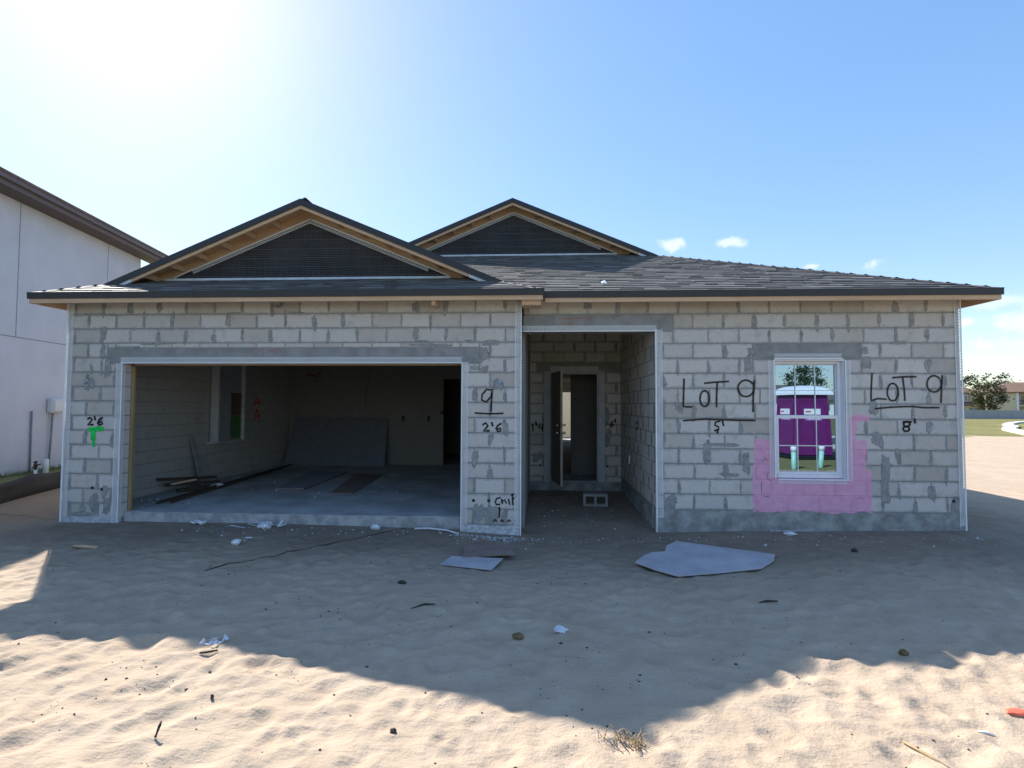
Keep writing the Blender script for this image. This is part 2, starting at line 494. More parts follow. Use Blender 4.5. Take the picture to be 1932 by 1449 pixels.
M['pane_far'] = plain('far window glass', (0.06, 0.08, 0.09), 0.1, 0.8, var=0.2)
M['teal_door'] = plain('grey green garage door', (0.22, 0.27, 0.25), 0.6, 0.3, var=0.1)
M['fence_grey'] = plain('grey vinyl fence', (0.33, 0.34, 0.355), 0.7, 0.3, var=0.06)
M['curb'] = plain('curb concrete', (0.55, 0.54, 0.50), 0.9, 0.2, var=0.1)
M['silt'] = plain('black silt fabric', (0.020, 0.018, 0.017), 0.7, 0.35, var=0.3, scale=6.0, bump=0.3, bscale=40.0)
M['bark'] = plain('bark', (0.10, 0.075, 0.055), 0.95, 0.1, var=0.3)
M['leaf_olive'] = plain('olive leaves', (0.085, 0.085, 0.038), 0.7, 0.3, var=0.45, scale=1.1)
M['leaf_dark'] = plain('dark leaves', (0.045, 0.062, 0.030), 0.7, 0.3, var=0.45, scale=1.1)
M['needle'] = plain('pine needles', (0.035, 0.060, 0.022), 0.7, 0.3, var=0.45, scale=1.5)
M['grass_blade'] = plain('grass blades', (0.10, 0.17, 0.035), 0.7, 0.3, var=0.4, scale=3.0)
M['dry_grass'] = plain('dry grass', (0.30, 0.22, 0.12), 0.8, 0.2, var=0.35, scale=20.0)
M['rock_dark'] = plain('dark pebble', (0.06, 0.052, 0.045), 0.95, 0.15, var=0.35, scale=40.0, bump=0.5)
M['rock_brown'] = plain('brown stone', (0.17, 0.125, 0.06), 0.95, 0.15, var=0.3, scale=30.0, bump=0.5)
M['paper'] = plain('white scrap', (0.66, 0.68, 0.72), 0.8, 0.2, var=0.15, scale=20.0)
M['board_white'] = plain('gypsum board paper', (0.46, 0.43, 0.46), 0.85, 0.2, var=0.13, scale=3.0)
M['board_brown'] = plain('brown gypsum backing', (0.26, 0.195, 0.165), 0.9, 0.15, var=0.15, scale=5.0)
M['board_edge'] = plain('red brown board edge', (0.22, 0.07, 0.06), 0.9, 0.15)
M['board_grey'] = plain('blue grey board', (0.155, 0.165, 0.19), 0.85, 0.2, var=0.1)
M['sheet_grey'] = plain('dusty grey sheet', (0.30, 0.305, 0.325), 0.85, 0.2, var=0.1)
M['orange_cloth'] = plain('orange plastic', (0.75, 0.16, 0.09), 0.6, 0.4)
M['film_clear'] = plain('blue tinted plastic film', (0.42, 0.48, 0.60), 0.15, 0.9, var=0.35, scale=30.0)
M['gypsum_dust'] = plain('gypsum dust', (0.50, 0.51, 0.53), 0.95, 0.1, var=0.2, scale=20.0)
M['copper'] = plain('copper wire', (0.30, 0.08, 0.05), 0.5, 0.4)
M['wire_grey'] = plain('grey cable', (0.25, 0.29, 0.36), 0.5, 0.4)
M['conduit'] = plain('grey conduit', (0.22, 0.22, 0.25), 0.5, 0.4)
M['box_grey'] = plain('pale meter box', (0.62, 0.62, 0.64), 0.5, 0.4, var=0.03)
M['green_view'] = plain('painted grass view in pane', (0.05, 0.16, 0.05), 0.4, 0.5)  # opaque green standing in for the view through the glass
M['brown_pane'] = plain('painted brown view in pane', (0.10, 0.075, 0.06), 0.4, 0.5)  # opaque brown standing in for the upper part of that view
M['cmu'] = plain('loose block concrete', (0.30, 0.29, 0.28), 0.95, 0.15, var=0.15, scale=8.0, bump=0.4, bscale=120.0)
M['red_cloth'] = plain('dark car paint', (0.03, 0.03, 0.035), 0.3, 0.6)

# ------------------------------------------------------------------ value noise in numpy (for the sand relief)
def vnoise(x, y, seed):
    xi = np.floor(x).astype(np.int64); yi = np.floor(y).astype(np.int64)
    fx = x - xi; fy = y - yi
    fx = fx * fx * (3 - 2 * fx); fy = fy * fy * (3 - 2 * fy)
    def h(a, b):
        n = (a * 374761393 + b * 668265263 + seed * 974634777) & 0x7fffffff
        n = ((n ^ (n >> 13)) * 1274126177) & 0x7fffffff
        n = n ^ (n >> 16)
        return (n & 0xffff) / 65535.0
    return (h(xi, yi) * (1 - fx) + h(xi + 1, yi) * fx) * (1 - fy) + (h(xi, yi + 1) * (1 - fx) + h(xi + 1, yi + 1) * fx) * fy


def fbm(x, y, seed, octv=4):
    s = 0; a = 0.5
    for i in range(octv):
        s = s + a * vnoise(x * 2 ** i, y * 2 ** i, seed + i * 17); a *= 0.5
    return s

STROKES = {
'lot_left':(0.03,[[(8.612,1.885),(8.604,1.713),(8.598,1.512),(8.66,1.505),(8.719,1.507)],[(8.895,1.724),(8.916,1.71),(8.933,1.684),(8.943,1.648),(8.945,1.609),(8.938,1.571),(8.923,1.539),(8.903,1.519),(8.88,1.513),(8.857,1.521),(8.838,1.543),(8.825,1.576),(8.82,1.615),(8.824,1.654),(8.836,1.689),(8.854,1.713),(8.877,1.725),(8.9,1.722)],[(8.88,1.826),(8.99,1.838),(9.203,1.852)],[(9.052,1.838),(9.041,1.667),(9.039,1.506)],[(9.529,1.796),(9.535,1.757),(9.527,1.718),(9.507,1.684),(9.477,1.66),(9.44,1.648),(9.402,1.65),(9.368,1.666),(9.341,1.694),(9.326,1.73),(9.323,1.769),(9.334,1.807),(9.357,1.839),(9.39,1.861),(9.427,1.869),(9.464,1.863),(9.497,1.844),(9.521,1.814)],[(9.538,1.858),(9.524,1.669),(9.517,1.445)],[(8.596,1.32),(8.88,1.343),(9.227,1.333),(9.545,1.328)]]),
'tick_left':(0.012,[[(9.615,1.74),(9.61,1.563)]]),
'five':(0.03,[[(9.084,1.318),(9.023,1.301),(9.014,1.261),(9.06,1.242),(9.064,1.207),(9.01,1.188)],[(9.05,1.195),(9.049,1.155)],[(9.112,1.332),(9.129,1.255)]]),
'sea':(0.006,[[(9.657,0.849),(9.659,0.814),(9.643,0.785),(9.615,0.797)],[(9.668,0.814),(9.684,0.802),(9.693,0.826),(9.707,0.814)],[(9.611,0.499),(9.615,0.429),(9.614,0.359)],[(9.709,0.639),(9.688,0.604),(9.694,0.551),(9.744,0.528)],[(9.65,0.313),(9.684,0.323),(9.713,0.307)],[(10.851,0.316),(10.891,0.321),(10.929,0.303)]]),
'lot_right':(0.028,[[(11.068,1.96),(11.054,1.778),(11.048,1.601),(11.142,1.628),(11.242,1.618)],[(11.341,1.828),(11.365,1.812),(11.384,1.783),(11.394,1.744),(11.395,1.701),(11.387,1.66),(11.37,1.626),(11.347,1.604),(11.321,1.597),(11.296,1.606),(11.275,1.63),(11.261,1.666),(11.256,1.708),(11.261,1.751),(11.275,1.789),(11.296,1.816),(11.321,1.829),(11.347,1.825)],[(11.328,1.905),(11.487,1.917),(11.631,1.917)],[(11.459,1.9),(11.474,1.754),(11.479,1.602)],[(11.933,1.877),(11.943,1.841),(11.941,1.802),(11.929,1.766),(11.906,1.737),(11.877,1.719),(11.845,1.715),(11.814,1.724),(11.788,1.746),(11.77,1.777),(11.763,1.815),(11.768,1.854),(11.783,1.888),(11.808,1.915),(11.838,1.929),(11.87,1.93),(11.9,1.918),(11.925,1.893)],[(11.958,1.937),(11.947,1.756),(11.935,1.575)],[(11.097,1.494),(11.338,1.517),(11.57,1.525),(11.709,1.509),(11.912,1.51)]]),
'eight':(0.032,[[(11.503,1.322),(11.516,1.318),(11.527,1.31),(11.533,1.3),(11.534,1.288),(11.53,1.277),(11.52,1.268),(11.508,1.262),(11.493,1.26),(11.479,1.262),(11.467,1.269),(11.459,1.278),(11.456,1.289),(11.458,1.301),(11.466,1.311),(11.477,1.319),(11.491,1.322),(11.506,1.321)],[(11.494,1.259),(11.508,1.255),(11.518,1.247),(11.525,1.237),(11.526,1.225),(11.521,1.214),(11.512,1.205),(11.499,1.199),(11.485,1.197),(11.47,1.2),(11.458,1.206),(11.45,1.215),(11.447,1.227),(11.45,1.238),(11.457,1.249),(11.469,1.256),(11.483,1.259),(11.497,1.259)],[(11.449,1.32),(11.5,1.322),(11.554,1.32)],[(11.596,1.364),(11.602,1.306)]]),
'nine':(0.028,[[(6.029,1.721),(5.946,1.73),(5.887,1.659),(5.883,1.588),(5.942,1.56),(6.006,1.631),(6.024,1.721),(6.015,1.584),(6.007,1.438)],[(5.789,1.413),(5.983,1.402),(6.172,1.41)]]),
'two_six_right':(0.032,[[(5.897,1.253),(5.937,1.282),(5.968,1.242),(5.937,1.202),(5.909,1.169),(5.949,1.176),(5.989,1.174)],[(6.019,1.289),(6.032,1.238)],[(6.145,1.274),(6.098,1.243),(6.079,1.203),(6.103,1.165),(6.143,1.18),(6.14,1.21),(6.098,1.203)]]),
'chip':(0.026,[[(6.142,0.288),(6.093,0.278),(6.072,0.232),(6.089,0.195),(6.136,0.202)],[(6.157,0.27),(6.166,0.21)],[(6.166,0.238),(6.197,0.261),(6.22,0.215)],[(6.248,0.271),(6.265,0.2)],[(6.299,0.318),(6.309,0.193)],[(6.285,0.323),(6.337,0.342),(6.353,0.312),(6.311,0.272)],[(6.129,0.163),(6.127,0.024)],[(6.05,-0.033),(6.067,0.002),(6.09,-0.03)],[(6.144,-0.029),(6.16,0.001),(6.184,-0.028)],[(6.238,-0.028),(6.256,0.0),(6.277,-0.027)],[(6.333,-0.005),(6.338,-0.026)]]),
'one_four':(0.036,[[(6.512,1.147),(6.52,1.006)],[(6.574,1.199),(6.588,1.113)],[(6.65,1.137),(6.63,1.068),(6.713,1.076)],[(6.709,1.148),(6.702,1.007)]]),
'six':(0.042,[[(8.082,1.208),(8.035,1.167),(8.021,1.119),(8.058,1.105),(8.089,1.14),(8.035,1.156)],[(8.123,1.253),(8.13,1.188)]]),
'zero':(0.034,[[(1.63,1.248),(1.593,1.241),(1.563,1.228),(1.546,1.21),(1.543,1.189),(1.555,1.169),(1.58,1.151),(1.616,1.139),(1.656,1.133),(1.697,1.136),(1.731,1.147),(1.754,1.163),(1.763,1.184),(1.757,1.206),(1.735,1.225),(1.702,1.24),(1.662,1.247),(1.621,1.247)]]),
'two_six_left':(0.034,[[(0.332,1.301),(0.37,1.32),(0.399,1.298),(0.372,1.256),(0.339,1.217),(0.382,1.224),(0.421,1.22)],[(0.432,1.339),(0.447,1.286)],[(0.551,1.323),(0.5,1.286),(0.48,1.245),(0.511,1.218),(0.556,1.237),(0.542,1.266),(0.495,1.253)]]),
'green_bar':(0.075,[[(0.355,1.158),(0.466,1.163),(0.561,1.164)]]),
'green_stem':(0.09,[[(0.42,1.138),(0.422,1.077),(0.424,1.026)]]),
'green_drip':(0.05,[[(0.426,1.036),(0.43,0.975),(0.432,0.918)]]),
'orange_side':(0.05,[[(4.49,1.48),(4.542,1.584),(4.602,1.672),(4.671,1.585),(4.733,1.48)],[(4.512,1.536),(4.73,1.564)],[(4.491,1.108),(4.555,1.267),(4.614,1.41),(4.678,1.251),(4.709,1.092)],[(4.517,1.224),(4.719,1.25)]]),
'orange_garage_lintel':(0.012,[[(2.666,2.287),(2.684,2.281),(2.702,2.26),(2.719,2.268),(2.736,2.286),(2.754,2.273),(2.771,2.272),(2.788,2.284),(2.806,2.262),(2.823,2.285),(2.841,2.275),(2.858,2.27)],[(2.921,2.274),(2.94,2.267),(2.959,2.26),(2.979,2.251),(2.997,2.28),(3.017,2.264),(3.036,2.262),(3.054,2.279),(3.073,2.292),(3.093,2.25),(3.112,2.279),(3.131,2.278)],[(2.672,2.153),(2.695,2.16),(2.719,2.162),(2.742,2.156),(2.765,2.172)]]),
'orange_porch_lintel':(0.014,[[(6.929,2.709),(6.947,2.716),(6.966,2.721),(6.985,2.71),(7.004,2.705),(7.022,2.719),(7.041,2.71),(7.06,2.717),(7.079,2.708),(7.097,2.708)],[(7.121,2.728),(7.148,2.716),(7.175,2.719),(7.201,2.718),(7.228,2.715),(7.255,2.723),(7.281,2.716),(7.308,2.714),(7.335,2.729),(7.361,2.714)],[(6.934,2.647),(6.959,2.646),(6.984,2.65),(7.009,2.642),(7.034,2.648),(7.059,2.639),(7.083,2.648),(7.108,2.644),(7.133,2.646)]]),
}

# ------------------------------------------------------------------ ground
def sm(x, a, b):
    t = np.clip((x - a) / (b - a), 0, 1); return t * t * (3 - 2 * t)


PX = [-30, -6, -1.6, -0.6, 0, 3, 5.5, 6.4, 8.2, 9.4, 12.2, 14, 20, 400]
PZ = [0.02, 0.02, 0.0, -0.07, -0.135, -0.125, -0.16, -0.205, -0.178, -0.137, -0.088, -0.12, -0.16, -0.16]


def base_height(x, y):
    x = np.asarray(x, float); y = np.asarray(y, float)
    p = np.interp(x, PX, PZ)
    wy = sm(y, -2.6, -0.7)
    z = p * wy - 0.15 * (1 - wy)
    inporch = sm(y, 0.25, 0.7) * sm(x, 6.3, 6.5) * (1 - sm(x, 8.2, 8.4))
    z = z * (1 - inporch) - 0.145 * inporch
    under = sm(y, 0.3, 0.6) * sm(x, -0.1, 0.15) * (1 - sm(x, 12.0, 12.2)) * (1 - sm(x, 6.3, 6.5) * (1 - sm(x, 8.2, 8.4)))
    z = np.where(under > 0, np.minimum(z, -0.12), z)
    far = np.maximum(sm(x, 11, 14), sm(y, 18, 25))
    z = z - 0.0074 * np.clip(y - 8, 0, 92) * far
    return z


FOOT = []
for i in range(3600):
    FOOT.append((RNG.uniform(-1.0, 14.2), RNG.uniform(-5.4, -0.35), RNG.uniform(0.035, 0.095), RNG.uniform(0.004, 0.014), RNG.uniform(0, math.pi), RNG.uniform(1.0, 2.0)))


def relief(X, Y):
    a = 0.55 * X + 0.84 * Y; b = 0.84 * X - 0.55 * Y
    f1 = fbm(a * 1.1, b * 2.6, 5, 4)
    wob = fbm(a * 1.7, b * 1.7, 51, 2) * 0.9
    rid = 1 - np.abs(2 * fbm(a * 1.3 + 3.1, b * 5.0 + wob, 9, 3) - 0.875) * 2.0
    left = 1 - sm(X, 6.0, 9.0) * 0.55
    z = (f1 - 0.45) * 0.021 + np.clip(rid, 0, 1) ** 1.6 * 0.0078 * left * (0.25 + 1.2 * fbm(X * 0.8, Y * 0.8, 61, 2))
    z += (fbm(X * 5, Y * 5, 21, 3) - 0.45) * 0.014
    z += (fbm(X * 15, Y * 15, 31, 2) - 0.37) * 0.006
    return z


def make_ground():
    s = 0.022
    xs = np.concatenate([-np.geomspace(600, 0.75, 46), np.arange(-0.6, 13.6, s), 13.6 + np.geomspace(0.1, 900, 60)])
    ys = np.concatenate([-5.4 - np.geomspace(400, 0.1, 40), np.arange(-5.4, 0.3, s), 0.3 + np.geomspace(0.06, 900, 70)])
    X, Y = np.meshgrid(xs, ys)
    Z = base_height(X, Y)
    win = sm(X, -3.0, -0.5) * (1 - sm(X, 13.5, 20.0)) * sm(Y, -8.0, -5.4)
    calm = 1 - 0.72 * sm(Y, -1.6, -0.1)
    wallcut = 1 - 0.55 * sm(Y, -0.5, 0.1) * sm(X, -0.2, 0.2) * (1 - sm(X, 12, 12.4))
    under = sm(Y, 0.15, 0.3) * sm(X, -0.1, 0.1) * (1 - sm(X, 12.1, 12.3))
    R = relief(X, Y)
    for fx, fy, fr, fd, fa, fe in FOOT:
        i0, i1 = np.searchsorted(xs, [fx - 3 * fr * fe, fx + 3 * fr * fe]); j0, j1 = np.searchsorted(ys, [fy - 3 * fr * fe, fy + 3 * fr * fe])
        if i1 <= i0 or j1 <= j0: continue
        dx = X[j0:j1, i0:i1] - fx; dy = Y[j0:j1, i0:i1] - fy
        u = (dx * math.cos(fa) + dy * math.sin(fa)) / (fr * fe); v = (-dx * math.sin(fa) + dy * math.cos(fa)) / fr
        q = u * u + v * v
        R[j0:j1, i0:i1] += fd * (-np.exp(-q ** 1.5 * 1.1) + 0.42 * np.exp(-(np.sqrt(q) - 1.55) ** 2 * 5))
    calm2 = 1 - 0.9 * np.maximum(np.exp(-(((X - 8.45) / 0.85) ** 2 + ((Y + 1.15) / 0.65) ** 2) ** 2), np.exp(-(((X - 6.0) / 0.5) ** 2 + ((Y + 1.2) / 0.5) ** 2) ** 2))
    R = R * calm2
    farw = 0.35 * (1 - win) * (fbm(X * 0.35, Y * 0.35, 77, 3) - 0.45) * 0.12 * (1 - under)
    Z = Z + R * win * calm * wallcut * (1 - under) + farw
    nx, ny = len(xs), len(ys)
    co = np.stack([X, Y, Z], -1).reshape(-1, 3)
    idx = np.arange(nx * ny).reshape(ny, nx)
    q = np.stack([idx[:-1, :-1], idx[:-1, 1:], idx[1:, 1:], idx[1:, :-1]], -1).reshape(-1, 4)
    me = bpy.data.meshes.new('ground')
    me.vertices.add(len(co)); me.vertices.foreach_set('co', co.astype(np.float32).ravel())
    me.loops.add(q.size); me.loops.foreach_set('vertex_index', q.astype(np.int32).ravel())
    me.polygons.add(len(q)); me.polygons.foreach_set('loop_start', np.arange(0, q.size, 4, dtype=np.int32))
    me.polygons.foreach_set('use_smooth', np.ones(len(q), dtype=bool))
    me.update(calc_edges=True); me.validate()
    me.materials.append(M['ground'])
    o = bpy.data.objects.new('ground', me); C.objects.link(o)
    tag(o, 'pale trampled sand in front of the block house, grass farther out', 'ground', kind='structure')
    global GX, GY, GZ
    GX, GY, GZ = xs, ys, Z
    return o


make_ground()


def gz(x, y):
    """height of the finished ground"""
    i = min(max(int(np.searchsorted(GX, x)) - 1, 0), len(GX) - 2); j = min(max(int(np.searchsorted(GY, y)) - 1, 0), len(GY) - 2)
    fx = (x - GX[i]) / (GX[i + 1] - GX[i]); fy = (y - GY[j]) / (GY[j + 1] - GY[j])
    return float((GZ[j, i] * (1 - fx) + GZ[j, i + 1] * fx) * (1 - fy) + (GZ[j + 1, i] * (1 - fx) + GZ[j + 1, i + 1] * fx) * fy)


# ------------------------------------------------------------------ the block house
HTOP, CO, SB = 2.976, 0.2032, 0.19             # top of wall, course height, setback of the right hand front
house = empty('block_house', (0, 0, 0), 0, 'unfinished single storey house of bare concrete blocks with black roof edge and two gables', 'house')


class Frame:
    """wall coordinates: u along the wall, z up, d out of the wall"""
    def __init__(s, o, rz):
        s.o = Vector((o[0], o[1], 0)); s.rz = rz
        s.U = Vector((math.cos(rz), math.sin(rz), 0)); s.N = Vector((math.sin(rz), -math.cos(rz), 0))
    def p(s, u, z, d=0.0):
        q = s.o + s.U * u + s.N * d; return (q.x, q.y, z)


def wall_backing(fr, u0, u1, z0, z1, thick, holes, name, mat, parent, front=-0.005):
    us = sorted({u0, u1} | {min(max(h[i], u0), u1) for h in holes for i in (0, 1)})
    zs = sorted({z0, z1} | {min(max(h[i], z0), z1) for h in holes for i in (2, 3)})
    mb = MB()
    nu, nz = len(us) - 1, len(zs) - 1
    solid = [[not any(h[0] <= (us[i] + us[i + 1]) / 2 <= h[1] and h[2] <= (zs[j] + zs[j + 1]) / 2 <= h[3] for h in holes) for j in range(nz)] for i in range(nu)]
    for i in range(nu):
        for j in range(nz):
            if not solid[i][j]: continue
            a, b, c, d = us[i], us[i + 1], zs[j], zs[j + 1]
            mb.quad(fr.p(a, c, front), fr.p(b, c, front), fr.p(b, d, front), fr.p(a, d, front))
            mb.quad(fr.p(b, c, -thick), fr.p(a, c, -thick), fr.p(a, d, -thick), fr.p(b, d, -thick))
            if i == 0 or not solid[i - 1][j]: mb.quad(fr.p(a, c, -thick), fr.p(a, c, front), fr.p(a, d, front), fr.p(a, d, -thick))
            if i == nu - 1 or not solid[i + 1][j]: mb.quad(fr.p(b, c, front), fr.p(b, c, -thick), fr.p(b, d, -thick), fr.p(b, d, front))
            if j == 0 or not solid[i][j - 1]: mb.quad(fr.p(a, c, -thick), fr.p(b, c, -thick), fr.p(b, c, front), fr.p(a, c, front))
            if j == nz - 1 or not solid[i][j + 1]: mb.quad(fr.p(a, d, front), fr.p(b, d, front), fr.p(b, d, -thick), fr.p(a, d, -thick))
    return mb.build(name, mat, parent, fixn=False)


def layout(u0, u1, rows, holes, phase, parity=0, zmin=-9, short=None):
    """running bond cells (u0,u1,z0,z1) and the head joints between them"""
    cells = []; heads = []
    L = 0.4064
    for k in range(rows):
        zt, zb = HTOP - k * CO, HTOP - (k + 1) * CO
        if zb < zmin - 0.1: continue
        zb = max(zb, zmin)
        ub = sorted({u0, u1} | {h[i] for h in holes for i in (0, 1) if u0 < h[i] < u1 and h[2] < zt - 0.01 and h[3] > zb + 0.01})
        for a, b in zip(ub[:-1], ub[1:]):
            iv = [(zb, zt)]
            for h in holes:
                if h[0] <= (a + b) / 2 <= h[1]:
                    nv = []
                    for c, d in iv:
                        if h[3] <= c or h[2] >= d: nv.append((c, d)); continue
                        if h[2] > c: nv.append((c, h[2]))
                        if h[3] < d: nv.append((h[3], d))
                    iv = nv
            off = phase + (L / 2 if (k + parity) % 2 else 0.0)
            j0 = math.floor((a - off) / L)
            js = [off + (j0 + i) * L for i in range(0, int((b - a) / L) + 3)]
            js = [a] + [j for j in js if a + 0.07 < j < b - 0.07] + [b]
            for c, d in iv:
                if d - c < 0.035: continue
                for s0, s1 in zip(js[:-1], js[1:]):
                    cells.append((s0, s1, c, d))
                for j in js[1:-1]:
                    heads.append((j, c, d))
    return cells, heads


_bm = {}
def block_mesh(wd, ht, var, mat):
    key = (round(wd, 2), round(ht, 2), var, mat)
    if key in _bm: return _bm[key]
    rg = random.Random(hash(key[:3]) & 0xffff)
    wd, ht = key[0], key[1]
    x, z, e = wd / 2, ht / 2, 0.0045
    j = lambda a=0.0022: rg.uniform(-a, a)
    ring = []
    # outline with slightly uneven arrises: corner, mid, corner, mid
    pts = [(-x, -z), (0, -z), (x, -z), (x, 0), (x, z), (0, z), (-x, z), (-x, 0)]
    f = [(px * (1 - e / x) + j(), 0.0, pz * (1 - e / z) + j()) for px, pz in pts]
    o = [(px + j(0.0012), 0.005, pz + j(0.0012)) for px, pz in pts]
    bk = [(px, 0.03, pz) for px, pz in pts]
    ins = min(0.04, 0.6 * x, 0.6 * z)
    inn = [(px * (1 - ins / x), 0.0, pz * (1 - ins / z)) for px, pz in pts]
    mb = MB(); mb.v = inn + f + o + bk
    mb.a['e'] = [1.0] * 8 + [0.0] * 24
    mb.f.append(tuple(range(8)))
    for a in (0, 8, 16):
        for i in range(8):
            k = (i + 1) % 8
            mb.f.append((a + i, a + 8 + i, a + 8 + k, a + k))
    me = mb.mesh('block'); me.materials.append(M[mat])
    _bm[key] = me
    return me


NBLOCK = 0
def lay_blocks(fr, cells, parent, mat='block', joint=0.0105):
    global NBLOCK
    for a, b, c, d in cells:
        wd, ht = b - a - joint, d - c - joint
        if wd < 0.02 or ht < 0.02: continue
        me = block_mesh(wd, ht, random.randrange(5), mat)
        o = bpy.data.objects.new('block', me); C.objects.link(o)
        o.parent = parent
        q = fr.p((a + b) / 2, (c + d) / 2, random.uniform(-0.0012, 0.0012))
        o.location = q
        o.rotation_euler = (random.uniform(-0.002, 0.002), random.uniform(-0.003, 0.003), fr.rz + random.uniform(-0.002, 0.002))
        NBLOCK += 1


def block_mass(fr, cells, parent, mat='block_mass', joint=0.0105):
    mb = MB()
    for a, b, c, d in cells:
        x0, x1, z0, z1 = a + joint / 2, b - joint / 2, c + joint / 2, d - joint / 2
        dd = random.uniform(-0.001, 0.001); e = 0.004
        b0 = mb.base()
        mb.v += [fr.p(x0 + e, z0 + e, dd), fr.p(x1 - e, z0 + e, dd), fr.p(x1 - e, z1 - e, dd), fr.p(x0 + e, z1 - e, dd),
                 fr.p(x0, z0, -0.006), fr.p(x1, z0, -0.006), fr.p(x1, z1, -0.006), fr.p(x0, z1, -0.006)]
        mb.f.append((b0, b0 + 1, b0 + 2, b0 + 3))
        for i in range(4):
            k = (i + 1) % 4
            mb.f.append((b0 + i, b0 + 4 + i, b0 + 4 + k, b0 + k))
    mb.a['e'] = [0.7] * len(mb.v)
    return mb.build('blocks', M[mat], parent, kind='stuff', fixn=False)


def smears(fr, spots, parent, d=0.0022, mat='smear'):
    """soft edged patches of struck mortar: (u, z, half width, half height, seed)"""
    mb = MB(); al = []
    for u, z, hw, hh in spots:
        n = 18; b = mb.base(); dd = d + random.uniform(0, 0.0006)
        ph = random.uniform(0, 6.28)
        def rr(t, s): return 1 + 0.16 * math.sin(2 * t + ph) + 0.12 * math.sin(3 * t + 2.1 * ph) + 0.08 * math.sin(7 * t + s)
        mb.v.append(fr.p(u, z, dd)); al.append(1.0)
        for ring, (sc, av) in enumerate(((0.62, 0.95), (1.0, 0.0))):
            for i in range(n):
                t = 2 * math.pi * i / n
                ct, st = math.cos(t), math.sin(t)
                k = max(abs(ct), abs(st)) ** 0.55
                q = rr(t, ph) * sc / k
                mb.v.append(fr.p(u + hw * ct * q * 1.05, z + hh * st * q * 1.05, dd)); al.append(av)
        for i in range(n):
            k = (i + 1) % n
            mb.f.append((b, b + 1 + i, b + 1 + k))
            mb.f.append((b + 1 + i, b + 1 + n + i, b + 1 + n + k, b + 1 + k))
    mb.a['a'] = al
    return mb.build('mortar_smear', M[mat], parent, kind='stuff', fixn=False)


def strokes(fr, lines, width, parent, mat, name, d=0.0042, label=None):
    """spray or crayon lines as thin coats on the wall"""
    mb = MB(); al = []
    for L in lines:
        pts = [Vector((a, b)) for a, b in L]
        # resample with a little wobble
        out = []
        for p, q in zip(pts[:-1], pts[1:]):
            n = max(1, int((q - p).length / 0.03))
            for i in range(n): out.append(p.lerp(q, i / n))
        out.append(pts[-1])
        nrm = []
        for i in range(len(out)):
            t = out[min(i + 1, len(out) - 1)] - out[max(i - 1, 0)]
            if t.length < 1e-6: t = Vector((1, 0))
            t.normalize(); nrm.append(Vector((-t.y, t.x)))
        # extend ends by half a width so that they are round-ish
        dd = d + random.uniform(0, 0.0005)
        t0 = (out[0] - out[1]).normalized() * width * 0.45; t1 = (out[-1] - out[-2]).normalized() * width * 0.45
        out = [out[0] + t0] + out + [out[-1] + t1]; nrm = [nrm[0]] + nrm + [nrm[-1]]
        b = mb.base(); N = len(out)
        for i, (p, n) in enumerate(zip(out, nrm)):
            end = i in (0, N - 1)
            wv = width * random.uniform(0.94, 1.06) * 0.40
            for s, a in ((-1.7, 0.0), (-0.6, 0.75), (0.6, 0.75), (1.7, 0.0)):
                q = p + n * wv * s
                mb.v.append(fr.p(q.x, q.y, dd)); al.append(0.0 if end else a)
        for i in range(N - 1):
            for k in range(3):
                mb.f.append((b + i * 4 + k, b + i * 4 + k + 1, b + (i + 1) * 4 + k + 1, b + (i + 1) * 4 + k))
    mb.a['a'] = al
    return mb.build(name, M[mat], parent, fixn=False, label=label)


def bead(p0, p1, across, parent, name='corner_bead', cell=0.0190, nose=True, mat='bead', strand=0.0072):
    """expanded metal casing strip: diamonds between p0 and p1, widening along 'across', with a solid nose on the p0-p1 edge"""
    p0 = Vector(p0); p1 = Vector(p1); ac = Vector(across)
    L = (p1 - p0).length; d = (p1 - p0) / L; wv = ac.length; a = ac / wv
    nrm = d.cross(a).normalized()
    mb = MB()
    nr = max(2, int(round(wv / 0.0165))); cw = wv / nr
    n = int(L / cell)
    t = nrm * 0.0006
    for i in range(n):
        for r in range(nr):
            x0, x1 = i * cell, (i + 1) * cell; y0, y1 = r * cw, (r + 1) * cw
            if (i + r) % 2: y0, y1 = y1, y0
            A = p0 + d * x0 + a * y0; B = p0 + d * x1 + a * y1
            e = (B - A).normalized().cross(nrm) * strand / 2
            mb.quad(A - e + t, A + e + t, B + e + t, B - e + t)
    if nose:
        h = a * 0.008
        mb.prism([p0 - a * 0.004, p0 + h, p1 + h, p1 - a * 0.004], nrm * 0.006)
        mb.prism([p0 + ac - a * 0.002, p0 + ac + a * 0.001, p1 + ac + a * 0.001, p1 + ac - a * 0.002], nrm * 0.002)
    return mb.build(name, M[mat], parent, fixn=False)


F0 = Frame((0, 0), 0.0)
F1 = Frame((0, SB), 0.0)
FP = Frame((0, 3.345), 0.0)
FS = Frame((8.24, 0), -math.pi / 2)      # u = -y, faces -x
FG = Frame((0.2, 0), math.pi / 2)        # u = y, faces +x

